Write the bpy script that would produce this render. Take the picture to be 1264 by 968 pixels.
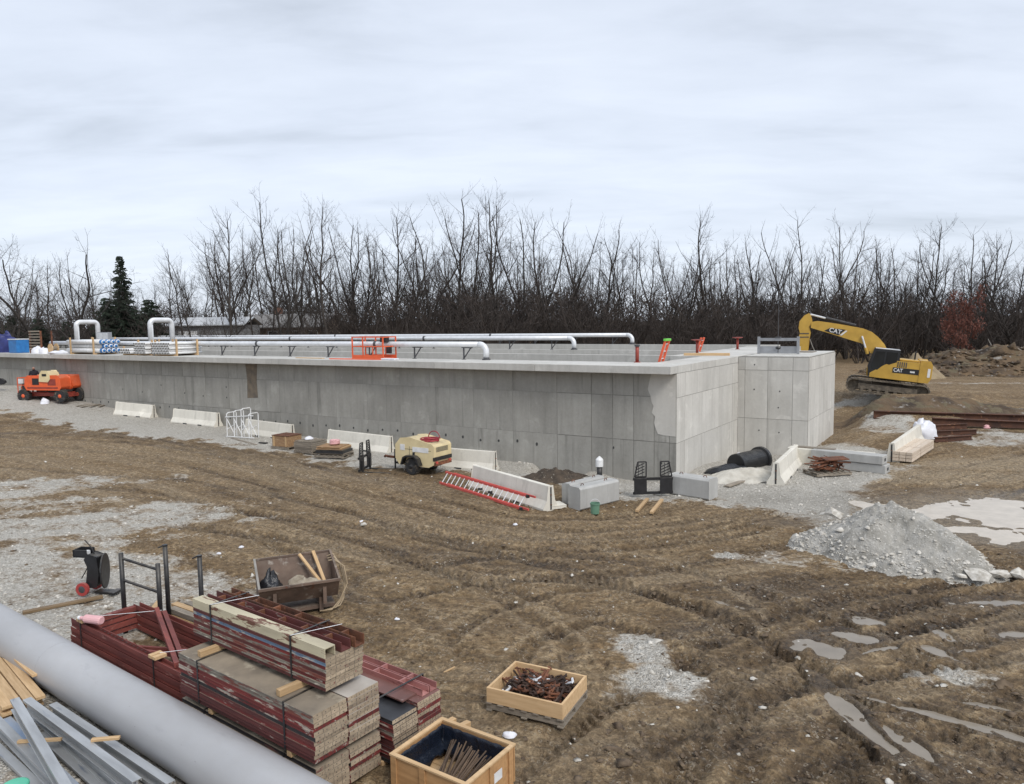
import bpy, math, random
import numpy as np
from mathutils import Matrix, Vector, Euler
for o in list(bpy.data.objects): bpy.data.objects.remove(o)
S = bpy.context.scene
COL = S.collection
R = math.radians
rnd = random.Random(7)
# ------------------------------------------------------------------ camera
FPX, PITCH, ROLL, CAMH = 920.0, R(5.236), R(-0.816), 6.0
_F = np.array([0, math.cos(PITCH), -math.sin(PITCH)])
_U0 = np.array([0, math.sin(PITCH), math.cos(PITCH)]); _R0 = np.array([1.0, 0, 0])
_R = math.cos(ROLL)*_R0 + math.sin(ROLL)*_U0
_U = -math.sin(ROLL)*_R0 + math.cos(ROLL)*_U0
cd = bpy.data.cameras.new('camera'); cam = bpy.data.objects.new('camera', cd); COL.objects.link(cam)
cd.sensor_fit = 'HORIZONTAL'; cd.sensor_width = 36; cd.lens = FPX/1264*36
cd.clip_start = 0.1; cd.clip_end = 5000
M = Matrix.Identity(4)
for i in range(3):
    M[i][0] = _R[i]; M[i][1] = _U[i]; M[i][2] = -_F[i]
M[2][3] = CAMH
cam.matrix_world = M
S.camera = cam
S.render.resolution_x, S.render.resolution_y = 1024, 784
# ------------------------------------------------------------------ sky and sun
SUN_EL, SUN_AZ = 46, 148          # azimuth clockwise from +Y: from behind the viewer, to the right
W = bpy.data.worlds.new('World'); S.world = W; W.use_nodes = True
nt = W.node_tree; nt.nodes.clear()
def wn(t, **k):
    n = nt.nodes.new(t)
    for a, b in k.items(): setattr(n, a, b)
    return n
wo = wn('ShaderNodeOutputWorld'); bg = wn('ShaderNodeBackground'); bg.inputs[1].default_value = 0.1
sky = wn('ShaderNodeTexSky', sky_type='NISHITA', sun_disc=False, sun_elevation=R(SUN_EL), sun_rotation=R(SUN_AZ))
tc = wn('ShaderNodeTexCoord'); sp = wn('ShaderNodeSeparateXYZ'); nt.links.new(tc.outputs['Generated'], sp.inputs[0])
def wm(op, a, b):
    n = wn('ShaderNodeMath', operation=op)
    for i, q in enumerate((a, b)):
        if isinstance(q, (int, float)): n.inputs[i].default_value = q
        else: nt.links.new(q, n.inputs[i])
    return n.outputs[0]
zz = wm('ADD', wm('MAXIMUM', sp.outputs[2], 0.0), 0.16)
cb = wn('ShaderNodeCombineXYZ'); nt.links.new(wm('DIVIDE', sp.outputs[0], zz), cb.inputs[0]); nt.links.new(wm('DIVIDE', sp.outputs[1], zz), cb.inputs[1])
def cloud(scale, rot, stretch, detail, off):
    mp = wn('ShaderNodeMapping'); mp.inputs['Rotation'].default_value = (0, 0, R(rot)); mp.inputs['Scale'].default_value = (scale, scale*stretch, 1); mp.inputs['Location'].default_value = (off, off*.7, off)
    nz = wn('ShaderNodeTexNoise'); nz.inputs['Scale'].default_value = 1; nz.inputs['Detail'].default_value = detail; nz.inputs['Roughness'].default_value = .55; nz.inputs['Distortion'].default_value = .35
    nt.links.new(cb.outputs[0], mp.inputs[0]); nt.links.new(mp.outputs[0], nz.inputs['Vector']); return nz.outputs[0]
c1 = cloud(.5, 28, 1.9, 6, 3.1); c2 = cloud(1.9, 20, 2.4, 7, 8.4)
cs = wm('ADD', wm('MULTIPLY', c1, .62), wm('MULTIPLY', c2, .38))
rp = wn('ShaderNodeValToRGB'); nt.links.new(cs, rp.inputs[0])
rp.color_ramp.elements[0].position = .30; rp.color_ramp.elements[0].color = (4.2, 4.6, 5.25, 1)
rp.color_ramp.elements[1].position = .62; rp.color_ramp.elements[1].color = (6.0, 6.45, 7.25, 1)
e_ = rp.color_ramp.elements.new(.46); e_.color = (5.3, 5.75, 6.55, 1)
mx = wn('ShaderNodeMixRGB'); mx.inputs[0].default_value = .9
nt.links.new(sky.outputs[0], mx.inputs[1]); nt.links.new(rp.outputs[0], mx.inputs[2])
nt.links.new(mx.outputs[0], bg.inputs[0]); nt.links.new(bg.outputs[0], wo.inputs[0])
sl = bpy.data.lights.new('sun', 'SUN'); sl.energy = 1.5; sl.angle = R(22); sl.color = (1, .965, .92)
so = bpy.data.objects.new('sun', sl); COL.objects.link(so)
sd = Vector((math.sin(R(SUN_AZ))*math.cos(R(SUN_EL)), math.cos(R(SUN_AZ))*math.cos(R(SUN_EL)), math.sin(R(SUN_EL))))
so.rotation_euler = sd.to_track_quat('Z', 'Y').to_euler(); so.location = (30, -20, 60)
vs = S.view_settings; vs.view_transform = 'Standard'; vs.look = 'None'; vs.gamma = 1; vs.use_curve_mapping = False; vs.exposure = 0.58
# ------------------------------------------------------------------ measuring: a picture point of the survey photo on a level plane
def G(x, y, z=0.0):
    d = _F + _R*((x-632)/FPX) - _U*((y-484)/FPX); t = (z-CAMH)/d[2]
    return Vector((d[0]*t, d[1]*t, z))
def D(x, y, dist):
    d = _F + _R*((x-632)/FPX) - _U*((y-484)/FPX); t = dist/d[1]
    return Vector((d[0]*t, dist, CAMH+d[2]*t))
YAW = R(32.86)
C0 = np.array([6.24, 28.12]); UU = np.array([-math.cos(YAW), math.sin(YAW)]); VV = np.array([math.sin(YAW), math.cos(YAW)])
def T2(u, v, z=0.0): return Vector((C0[0]+UU[0]*u+VV[0]*v, C0[1]+UU[1]*u+VV[1]*v, z))
TOP = 4.33
# ------------------------------------------------------------------ noise
def _h(ix, iy, s):
    n = (ix.astype(np.int64)*374761393 + iy.astype(np.int64)*668265263 + s*974634773) & 0x7fffffff
    n = ((n ^ (n >> 13))*1274126177) & 0x7fffffff
    n = (n ^ (n >> 16)) & 0xffff
    return n/32767.5-1
def vnoise(x, y, s=0):
    xi = np.floor(x); yi = np.floor(y); fx = x-xi; fy = y-yi
    fx = fx*fx*(3-2*fx); fy = fy*fy*(3-2*fy)
    a = _h(xi, yi, s); b = _h(xi+1, yi, s); c = _h(xi, yi+1, s); d = _h(xi+1, yi+1, s)
    return (a+(b-a)*fx)*(1-fy)+(c+(d-c)*fx)*fy
def fbm(x, y, o=4, s=0, g=.5):
    t = 0; a = 1
    for i in range(o):
        t = t+a*vnoise(x*2**i+i*17.3, y*2**i-i*9.1, s+i); a *= g
    return t
def sm(a, b, x):
    t = np.clip((x-a)/(b-a), 0, 1); return t*t*(3-2*t)
# ------------------------------------------------------------------ mesh collecting
def rotz(a): return Matrix.Rotation(a, 4, 'Z')
def TR(loc=(0, 0, 0), rz=0, rx=0, ry=0): return Matrix.Translation(loc) @ Euler((rx, ry, rz)).to_matrix().to_4x4()
class MB:
    def __init__(s): s.v = []; s.f = []; s.mi = []; s.m = 0
    def add(s, vs, fs, T=None):
        b = len(s.v)
        if T is not None: vs = [T @ Vector(p) for p in vs]
        s.v += [tuple(p) for p in vs]; s.f += [tuple(b+i for i in f) for f in fs]; s.mi += [s.m]*len(fs); return s
    def box(s, c, d, T=None, tap=1.0, tapy=None):
        x, y, z = (q/2 for q in d); ty = tap if tapy is None else tapy
        vs = [(c[0]+sx*x*(tap if sz > 0 else 1), c[1]+sy*y*(ty if sz > 0 else 1), c[2]+sz*z) for sz in (-1, 1) for sy in (-1, 1) for sx in (-1, 1)]
        return s.add(vs, [(0, 2, 3, 1), (4, 5, 7, 6), (0, 1, 5, 4), (2, 6, 7, 3), (0, 4, 6, 2), (1, 3, 7, 5)], T)
    def prism(s, poly, a, b, ax='y', T=None):
        # polygon in the plane across ax, pushed from a to b
        n = len(poly); k = {'y': lambda p, q: (p[0], q, p[1]), 'x': lambda p, q: (q, p[0], p[1]), 'z': lambda p, q: (p[0], p[1], q)}[ax]
        vs = [k(p, a) for p in poly]+[k(p, b) for p in poly]
        return s.add(vs, [tuple(range(n)), tuple(range(2*n-1, n-1, -1))]+[(i, (i+1) % n, n+(i+1) % n, n+i) for i in range(n)], T)
    def tube(s, pts, r, n=8, cap=True, T=None):
        pts = [Vector(p) for p in pts]; rs = r if isinstance(r, (list, tuple)) else [r]*len(pts)
        vs = []; fs = []; up = None
        for i, p in enumerate(pts):
            t = (pts[min(i+1, len(pts)-1)]-pts[max(i-1, 0)]).normalized()
            if up is None: up = t.orthogonal().normalized()
            a = (up-t*up.dot(t)).normalized(); b = t.cross(a); up = a
            for k in range(n):
                w = 2*math.pi*(k+.5)/n; vs.append(p+(a*math.cos(w)+b*math.sin(w))*rs[i])
        for i in range(len(pts)-1):
            for k in range(n):
                j = (k+1) % n; fs.append((i*n+k, i*n+j, (i+1)*n+j, (i+1)*n+k))
        if cap: fs += [tuple(range(n-1, -1, -1)), tuple(range((len(pts)-1)*n, len(pts)*n))]
        return s.add(vs, fs, T)
    def lathe(s, prof, n=16, T=None):
        # (radius, height) pairs turned about local z
        vs = []; fs = []
        for r, z in prof:
            for k in range(n): vs.append((r*math.cos(2*math.pi*k/n), r*math.sin(2*math.pi*k/n), z))
        for i in range(len(prof)-1):
            for k in range(n):
                j = (k+1) % n; fs.append((i*n+k, i*n+j, (i+1)*n+j, (i+1)*n+k))
        fs += [tuple(range(n-1, -1, -1)), tuple(range((len(prof)-1)*n, len(prof)*n))]
        return s.add(vs, fs, T)
    def bar(s, a, b, w, h, T=None):
        # square bar from a to b, w across, h upright
        a = Vector(a); b = Vector(b); t = (b-a); L = t.length; t.normalize()
        sx = t.cross(Vector((0, 0, 1)));  sx = sx.normalized() if sx.length > 1e-4 else Vector((1, 0, 0)); sz = sx.cross(t)
        vs = [a+sx*i*w/2+sz*k*h/2 for (i, k) in ((-1, -1), (1, -1), (1, 1), (-1, 1))]
        vs += [p+t*L for p in vs]
        return s.add(vs, [(0, 1, 2, 3), (7, 6, 5, 4), (0, 4, 5, 1), (1, 5, 6, 2), (2, 6, 7, 3), (3, 7, 4, 0)], T)
    def mesh(s, name, mats, smooth=False):
        me = bpy.data.meshes.new(name); me.from_pydata(s.v, [], s.f)
        for m in (mats if isinstance(mats, (list, tuple)) else [mats]): me.materials.append(m)
        if max(s.mi, default=0): me.polygons.foreach_set('material_index', s.mi)
        if smooth: me.polygons.foreach_set('use_smooth', [True]*len(me.polygons))
        me.update(); return me
    def build(s, name, mats, parent=None, T=None, smooth=False, bevel=0):
        o = link(name, s.mesh(name, mats, smooth), parent, T)
        if bevel:
            b = o.modifiers.new('bevel', 'BEVEL'); b.width = bevel; b.segments = 2; b.limit_method = 'ANGLE'; b.angle_limit = R(40)
        if smooth == 'auto':
            pass
        return o
def link(name, me, parent=None, T=None):
    o = bpy.data.objects.new(name, me); COL.objects.link(o)
    if parent: o.parent = parent
    if T is not None: o.matrix_local = T
    return o
def npmesh(name, V, Fq, mats, smooth=False):
    me = bpy.data.meshes.new(name); V = np.asarray(V, dtype=np.float32); Fq = np.asarray(Fq, dtype=np.int32); k = Fq.shape[1]
    me.vertices.add(len(V)); me.vertices.foreach_set('co', V.ravel())
    me.loops.add(Fq.size); me.loops.foreach_set('vertex_index', Fq.ravel())
    me.polygons.add(len(Fq)); me.polygons.foreach_set('loop_start', np.arange(0, Fq.size, k, dtype=np.int32)); me.polygons.foreach_set('loop_total', np.full(len(Fq), k, dtype=np.int32))
    for m in (mats if isinstance(mats, (list, tuple)) else [mats]): me.materials.append(m)
    if smooth: me.polygons.foreach_set('use_smooth', np.ones(len(Fq), dtype=bool))
    me.update(calc_edges=True); return me
def tag(o, label=None, cat=None, group=None, kind=None):
    for k, q in (('label', label), ('category', cat), ('group', group), ('kind', kind)):
        if q: o[k] = q
    return o
def thing(name, label, cat, loc=(0, 0, 0), rz=0, group=None, rx=0, ry=0):
    o = bpy.data.objects.new(name, None); COL.objects.link(o); o.empty_display_size = .2
    o.location = loc; o.rotation_euler = (rx, ry, rz)
    return tag(o, label, cat, group)
def dup(root, loc, rz, label=None, scale=None):
    r = root.copy(); COL.objects.link(r); r.location = loc; r.rotation_euler = (root.rotation_euler[0], root.rotation_euler[1], rz)
    if scale: r.scale = scale
    if label: r['label'] = label
    for ch in [c for c in root.children]:
        c = ch.copy(); COL.objects.link(c); c.parent = r
        for g in [g for g in ch.children]:
            d = g.copy(); COL.objects.link(d); d.parent = c
    return r
# ------------------------------------------------------------------ materials
class NT:
    def __init__(s, name):
        s.m = bpy.data.materials.new(name); s.m.use_nodes = True; s.t = s.m.node_tree; s.t.nodes.clear()
        s.out = s.n('ShaderNodeOutputMaterial'); s.b = s.n('ShaderNodeBsdfPrincipled'); s.l(s.b.outputs[0], s.out.inputs[0])
    def n(s, t, **k):
        n = s.t.nodes.new(t)
        for a, b in k.items(): setattr(n, a, b)
        return n
    def l(s, a, b): s.t.links.new(a, b)
    def math(s, op, a, b=0.0, clamp=False):
        n = s.n('ShaderNodeMath', operation=op, use_clamp=clamp)
        for i, q in enumerate((a, b)):
            if isinstance(q, (int, float)): n.inputs[i].default_value = q
            else: s.l(q, n.inputs[i])
        return n.outputs[0]
    def noise(s, vec, scale, detail=4, rough=.55, dist=0.0):
        n = s.n('ShaderNodeTexNoise'); n.inputs['Scale'].default_value = scale; n.inputs['Detail'].default_value = detail; n.inputs['Roughness'].default_value = rough; n.inputs['Distortion'].default_value = dist
        s.l(vec, n.inputs['Vector']); return n.outputs[0]
    def ramp(s, f, stops):
        n = s.n('ShaderNodeValToRGB'); s.l(f, n.inputs[0]); cr = n.color_ramp
        while len(cr.elements) < len(stops): cr.elements.new(.5)
        for e, (p, c) in zip(cr.elements, stops): e.position = p; e.color = (*c, 1) if len(c) == 3 else c
        return n.outputs[0]
    def step(s, f, a, b): return s.ramp(f, [(a, (0, 0, 0)), (b, (1, 1, 1))])
    def mix(s, f, a, b, mode='MIX'):
        n = s.n('ShaderNodeMixRGB', blend_type=mode)
        for i, q in enumerate((f, a, b)):
            if isinstance(q, (int, float)): n.inputs[i].default_value = q
            elif isinstance(q, tuple): n.inputs[i].default_value = (*q, 1)
            else: s.l(q, n.inputs[i])
        return n.outputs[0]
    def mapping(s, vec, scale=(1, 1, 1), rot=(0, 0, 0)):
        n = s.n('ShaderNodeMapping'); n.inputs['Scale'].default_value = scale; n.inputs['Rotation'].default_value = rot; s.l(vec, n.inputs[0]); return n.outputs[0]
    def bump(s, h, strength, dist):
        n = s.n('ShaderNodeBump'); n.inputs['Strength'].default_value = strength; n.inputs['Distance'].default_value = dist; s.l(h, n.inputs['Height']); s.l(n.outputs[0], s.b.inputs['Normal'])
    def objvec(s):
        tc = s.n('ShaderNodeTexCoord'); oi = s.n('ShaderNodeObjectInfo'); v = s.n('ShaderNodeVectorMath', operation='ADD')
        s.rand = oi.outputs['Random']
        k = s.n('ShaderNodeCombineXYZ'); q = s.math('MULTIPLY', s.rand, 37.0)
        for i in range(3): s.l(q, k.inputs[i])
        s.l(tc.outputs['Object'], v.inputs[0]); s.l(k.outputs[0], v.inputs[1]); return v.outputs[0]
def pm(name, c1, c2=None, scale=3, rough=.7, metal=0, bump=.3, bscale=25, bdist=.01, spots=None, spots2=None, rv=.0, stretch=None, spec=.5, detail=5, dust=None):
    """noise between two colours, optional worn spots (colour, scale, from, to), a small change of tone from object to object"""
    t = NT(name); v = t.objvec(); vv = t.mapping(v, stretch) if stretch else v
    c2 = c2 or tuple(q*.75 for q in c1)
    col = t.ramp(t.noise(vv, scale, detail), [(.32, c2), (.68, c1)])
    rg = rough
    for sp in (spots, spots2):
        if sp:
            f = t.step(t.noise(vv, sp[1], 7, .62), sp[2], sp[3]); col = t.mix(f, col, sp[0])
    if dust:
        geo = t.n('ShaderNodeNewGeometry'); sx = t.n('ShaderNodeSeparateXYZ'); t.l(geo.outputs['Normal'], sx.inputs[0])
        f = t.math('MULTIPLY', t.step(t.noise(v, 6, 5), .35, .65), t.math('MULTIPLY', t.math('MAXIMUM', sx.outputs[2], 0.0), dust[1]), True); col = t.mix(f, col, dust[0])
    if rv:
        hs = t.n('ShaderNodeHueSaturation'); t.l(col, hs.inputs['Color']); t.l(t.math('ADD', t.math('MULTIPLY', t.rand, 2*rv), 1-rv), hs.inputs['Value']); col = hs.outputs[0]
    t.l(col, t.b.inputs['Base Color']); t.b.inputs['Metallic'].default_value = metal; t.b.inputs['Specular IOR Level'].default_value = spec
    rr = t.n('ShaderNodeMapRange'); t.l(t.noise(v, scale*2.3, 4), rr.inputs[0]); rr.inputs[3].default_value = max(.02, rg-.12); rr.inputs[4].default_value = min(1, rg+.12); t.l(rr.outputs[0], t.b.inputs['Roughness'])
    if bump: t.bump(t.noise(vv, bscale, 5, .6), bump, bdist)
    return t.m
# ================================================================== GROUND
def gz(x, y):
    x = np.asarray(x, float); y = np.asarray(y, float)
    uu = (x-C0[0])*UU[0]+(y-C0[1])*UU[1]; vv = (x-C0[0])*VV[0]+(y-C0[1])*VV[1]
    k = .17*sm(8, 22, uu)+.2*sm(20, 30, uu)+.0032*np.clip(uu-28, 0, 24)**2
    z = k*sm(-13, -2, vv)
    z = z-.95*np.exp(-((uu-5.0)/1.0)**4-((vv+.2)/1.25)**4)
    z = z-.30*np.exp(-((uu-1.8)/1.7)**2-((vv+.2)/1.0)**2)
    z = z-.45*np.exp(-((uu+1.0)/1.6)**2-((vv-6.6)/2.2)**2)
    s = sm(31, 47, y-.10*(x-16))
    bank = .55*sm(0, 1.6, (y-37.2)-.55*np.abs(x-20.5)**1.1+1.2*np.sin(x*.6))*(1-sm(44, 47, y))
    z = z+np.maximum((1.25*s+bank*0.6)*sm(-3.0, -5.0, uu), 1.25*sm(23, 30, vv))
    z = z-1.2*sm(.3, .8, uu)*sm(.3, .8, vv)*sm(21.2, 20.6, vv)
    return z
def zg(p, dz=0.0): return Vector((p[0], p[1], float(gz(p[0], p[1]))+dz))
def gr(px, py, dz=0.0, z0=None):
    """first point of the terrain met along a survey photo ray"""
    d = _F + _R*((px-632)/FPX) - _U*((py-484)/FPX); t = np.geomspace(5, 90, 3000)/d[1]
    h = CAMH+d[2]*t-gz(d[0]*t, d[1]*t); i = int(np.argmax(h < 0)) if (h < 0).any() else len(t)-1
    return Vector((d[0]*t[i], d[1]*t[i], float(gz(d[0]*t[i], d[1]*t[i]))+dz))
ang = np.concatenate([np.linspace(-180, -48, 40)[:-1], np.linspace(-48, 48, 860), np.linspace(48, 180, 40)[1:]])
rad = np.concatenate([np.linspace(2.0, 6.8, 14)[:-1], np.geomspace(6.8, 66, 620), np.geomspace(66, 3500, 46)[1:]])
AA, RR = np.meshgrid(np.radians(ang), rad)
X = (RR*np.sin(AA)).ravel(); Y = (RR*np.cos(AA)).ravel()
FADE = np.clip((RR.ravel()-46)/60, 0, 1); ND = 1-FADE
Z = gz(X, Y)
def resample(pts, n=14):
    P = [np.array(p[:2]) for p in pts]; P = [2*P[0]-P[1]]+P+[2*P[-1]-P[-2]]; out = []
    for i in range(1, len(P)-2):
        for t in np.linspace(0, 1, n, endpoint=False):
            a, b, c, d = P[i-1:i+3]; out.append(.5*((2*b)+(c-a)*t+(2*a-5*b+4*c-d)*t*t+(3*b-a-3*c+d)*t**3))
    out.append(P[-2]); return np.array(out)
def near(pts, x, y, reach):
    """signed distance to a path and the way along it, for points within reach"""
    lo = pts.min(0)-reach; hi = pts.max(0)+reach
    idx = np.where((x > lo[0]) & (x < hi[0]) & (y > lo[1]) & (y < hi[1]))[0]
    xs = x[idx]; ys = y[idx]; best = np.full(len(idx), 1e9); sd_ = np.zeros(len(idx)); al = np.zeros(len(idx)); s0 = 0
    for a, b in zip(pts[:-1], pts[1:]):
        d = b-a; L = np.hypot(*d); d = d/L
        rx = xs-a[0]; ry = ys-a[1]; t = np.clip(rx*d[0]+ry*d[1], 0, L); ex = rx-t*d[0]; ey = ry-t*d[1]; q = ex*ex+ey*ey
        m = q < best; best[m] = q[m]; sd_[m] = np.where(d[0]*ry-d[1]*rx > 0, 1, -1)[m]; al[m] = (s0+t)[m]; s0 += L
    return idx, np.sqrt(best)*sd_, al
main_path = resample([G(*p) for p in [(-500, 560), (0, 548), (150, 560), (300, 585), (430, 620), (560, 652), (700, 668), (850, 655), (1000, 625), (1150, 592), (1300, 560)]], 7)
ix, dm, smn = near(main_path, X, Y, 40)
MD = np.full(len(X), 60.0); MS = np.zeros(len(X)); MD[ix] = dm; MS[ix] = smn
UV_u = (X-C0[0])*UU[0]+(Y-C0[1])*UU[1]; UV_v = (X-C0[0])*VV[0]+(Y-C0[1])*VV[1]
wx = .9*fbm(X*.5, Y*.5, 3, 50); wy = .9*fbm(X*.5, Y*.5, 3, 60)
def blob(px, py, rx, ry, a=0, edge=.55, rough=.6):
    p = G(px, py); c, s = math.cos(R(a)), math.sin(R(a)); dx = X-p[0]+wx*rough; dy = Y-p[1]+wy*rough
    q = np.hypot((dx*c+dy*s)/rx, (-dx*s+dy*c)/ry); return 1-sm(edge, 1.25, q)
gravel = np.zeros(len(X)); wet = np.zeros(len(X)); dark = np.zeros(len(X))
# crushed stone along the tank and round its corner
nz1 = fbm(X*.35, Y*.35, 4, 70); nz2 = fbm(X*1.6, Y*1.6, 4, 80)
gw = np.where(UV_u > 9, 3.1+.06*(UV_u-9), 3.1)+.8*nz1
gravel = np.maximum(gravel, 1.1*sm(.9, -.9, -UV_v-gw+.9*nz2)*sm(12, 9, UV_v)*sm(-7.5, -5.5, UV_u+.8*nz1))
for b in [(950, 592, 3.0, 1.5, 0, .6), (1085, 580, 2.4, 1.0, 0, .45), (1095, 535, 1.3, 3.2, -40, .7), (1230, 545, 3.2, 1.6, 0, .6), (1060, 507, 2.2, .9, 10, .8), (1200, 495, 7, .9, -14, .5),
          (10, 605, 5.4, 2.2, 15, .62), (50, 650, 6.4, 2.0, 20, .72), (120, 720, 4.6, 1.9, -10, .72), (40, 760, 3.5, 3, 0, .8), (60, 690, 4.0, 1.5, 0, .7), (0, 628, 3.5, 1.6, 10, .5), (60, 668, 4.5, 1.0, 10, .5), (260, 740, 1.3, .8, 0, .6), (190, 690, .9, .5, 0, .5), (330, 640, 1.3, .4, 15, .35),
          (785, 812, .85, .75, 40, .8), (815, 855, .95, .62, 15, .9), (750, 862, .55, .35, 0, .7), (905, 690, .9, .3, -30, .5), (960, 692, .8, .35, 0, .5), (1200, 835, .55, .45, 0, .7), (1145, 838, .3, .35, 0, .6),
          (60, 900, 5, 3.0, -37, .8), (1000, 690, 1.0, .5, 0, .35), (550, 775, .3, .12, -50, .5), (1050, 640, 2.2, 1.2, 0, .5)]:
    gravel = np.maximum(gravel, b[5]*blob(*b[:5]))
gravel = np.clip(gravel+.25*nz2*(gravel > .03)-.12*np.abs(fbm(MS*.4, MD*2.2, 3, 18))*(gravel < .75), 0, 1)*(1-.6*FADE)
for b in [(1010, 760, 4.2, 2.6, 0, .8), (1120, 900, 4.0, 2.2, 0, .9), (880, 740, 2.2, 1.3, 0, .6), (1230, 770, 3, 2, 0, .9), (640, 690, 4.5, 2, -10, .45), (960, 860, 2, 1.6, 0, .9), (850, 930, 1.8, 1.0, 0, .6), (250, 600, 4, 2, -20, .3), (1180, 480, 12, 2.2, 0, .35), (690, 600, 1.4, 1.0, 0, .7)]:
    dark = np.maximum(dark, b[5]*blob(*b[:5]))
st2 = fbm(MS*.35+.4*nz1, MD*2.6+.5*nz2, 4, 15, .6)
dark = np.clip(dark+.22*nz1+.20*nz2+.30*st2-.10, 0, 1)
tan = np.zeros(len(X))
for b in [(1110, 590, 9, 1.3, 0, 1.0), (1220, 572, 5, 1.6, 0, 1.0), (380, 585, 7, 1.2, -32, .6), (150, 560, 10, 2.0, -20, .4), (1060, 500, 5, 5, 0, .55), (560, 650, 5, .8, -20, .5), (660, 900, 2, 1.4, 0, .45)]:
    tan = np.maximum(tan, b[5]*blob(*b[:5]))
# relief: churned clay drawn out along the way machines go, smoother where stone lies
mud = (1-.75*gravel)*ND
Z = Z+ND*(.05*fbm(X*.22, Y*.22, 2, 5)+.012*nz2*(1-gravel))
streak = fbm(MS*1.1+.3*nz1, MD*6.5+.5*nz1, 4, 11, .6)
ridge = 1-np.abs(fbm(X*2.3+wx, Y*2.3+wy, 4, 21, .55))
yard = sm(26, 5, np.abs(MD))
Z = Z+mud*(.018*streak*yard+.014*(ridge-.7)*(.25+.9*dark)+.012*fbm(X*6, Y*6, 3, 31))
# lanes pressed by dozer and telehandler runs along the yard, each with its own bite
def lanes(S_, D_, wd, pitch, amp, seed, mask):
    q = (D_+.10*nz1)/wd; ln = np.floor(q); e = q-ln-.5
    ph = _h(ln, ln*0, seed)*3.0; vis = np.clip(.35+1.3*vnoise(S_*.16+ln*7.7, ln*3.1, seed+1), 0, 1)*mask
    body = np.exp(-(e/.40)**6); bite = np.clip(np.sin(2*math.pi*(S_/pitch+ph+np.abs(e)*.55))*1.8, -1, 1)
    tone = .6*vnoise(S_*.045+ln*5.3, ln*1.7, seed+2)+.65*vnoise(S_*.03, D_*.5, seed+5)
    return vis*body*(amp*bite-.012)+vis*.018*np.exp(-((np.abs(e)-.46)/.07)**2), vis*body, tone
zl, vl, tl = lanes(MS, MD, .60, .24, .024, 301, yard*sm(14, 6, np.abs(MD+1.0)))
Z = Z+mud*zl; dark = np.clip(dark+mud*(.55*tl*yard+.12*vl-.06), 0, 1); lane_tan = np.clip(-tl-.12, 0, 1)*yard*.95
Z = Z+ND*gravel*(.010*fbm(X*9, Y*9, 3, 33)+.02*nz2)
tan = np.maximum(tan, lane_tan)
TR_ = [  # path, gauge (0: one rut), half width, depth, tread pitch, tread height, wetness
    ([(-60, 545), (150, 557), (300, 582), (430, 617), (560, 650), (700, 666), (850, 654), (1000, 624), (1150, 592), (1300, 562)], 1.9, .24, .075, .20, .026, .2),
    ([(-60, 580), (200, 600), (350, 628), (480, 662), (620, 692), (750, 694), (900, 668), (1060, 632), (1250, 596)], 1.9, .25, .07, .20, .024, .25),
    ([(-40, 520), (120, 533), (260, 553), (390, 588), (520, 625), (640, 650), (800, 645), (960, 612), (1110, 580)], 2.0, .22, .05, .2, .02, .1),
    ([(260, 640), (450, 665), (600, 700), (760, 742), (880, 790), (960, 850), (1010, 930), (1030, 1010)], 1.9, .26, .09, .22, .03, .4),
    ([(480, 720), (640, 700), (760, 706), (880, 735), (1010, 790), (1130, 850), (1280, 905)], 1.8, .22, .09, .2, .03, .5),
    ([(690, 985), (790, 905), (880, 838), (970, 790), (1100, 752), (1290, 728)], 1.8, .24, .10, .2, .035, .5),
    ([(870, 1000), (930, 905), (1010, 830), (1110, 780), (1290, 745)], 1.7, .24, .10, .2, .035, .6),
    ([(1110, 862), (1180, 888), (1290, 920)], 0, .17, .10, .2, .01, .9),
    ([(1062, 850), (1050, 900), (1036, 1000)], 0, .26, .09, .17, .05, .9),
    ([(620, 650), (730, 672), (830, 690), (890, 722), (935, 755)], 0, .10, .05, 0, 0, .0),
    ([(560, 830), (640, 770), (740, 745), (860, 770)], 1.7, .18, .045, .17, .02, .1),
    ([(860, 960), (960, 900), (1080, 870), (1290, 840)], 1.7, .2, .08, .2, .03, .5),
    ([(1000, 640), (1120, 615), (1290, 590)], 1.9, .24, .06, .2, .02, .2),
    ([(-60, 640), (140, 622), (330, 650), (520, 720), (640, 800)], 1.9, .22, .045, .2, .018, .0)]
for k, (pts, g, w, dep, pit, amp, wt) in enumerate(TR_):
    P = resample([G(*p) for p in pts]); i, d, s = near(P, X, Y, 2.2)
    e = np.abs(d)-g/2 if g else d
    dist = .10*fbm(s*.7, d*.6, 3, 90+k); e = e+dist
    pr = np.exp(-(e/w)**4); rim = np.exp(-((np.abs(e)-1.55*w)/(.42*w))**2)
    vis = .55+.45*np.clip(fbm(s*.35, np.sign(d)*3., 2, 120+k)*1.6+.4, 0, 1)
    dep = dep*.85; amp = amp*1.25
    zt = -dep*pr+.40*dep*rim*(1+.6*vnoise(s*6, d*6, 7))
    if pit: zt = zt+amp*pr*np.clip(np.sin(2*math.pi*(s/pit+np.abs(e)*2.6))*1.6, -1, 1)
    Z[i] += zt*vis*mud[i]
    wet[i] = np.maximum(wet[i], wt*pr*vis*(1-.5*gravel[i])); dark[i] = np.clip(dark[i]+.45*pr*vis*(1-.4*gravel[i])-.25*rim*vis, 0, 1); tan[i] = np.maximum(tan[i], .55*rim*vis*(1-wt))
    if pit == 0: tan[i] = np.maximum(tan[i], .9*np.exp(-(e/.12)**2))
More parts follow.
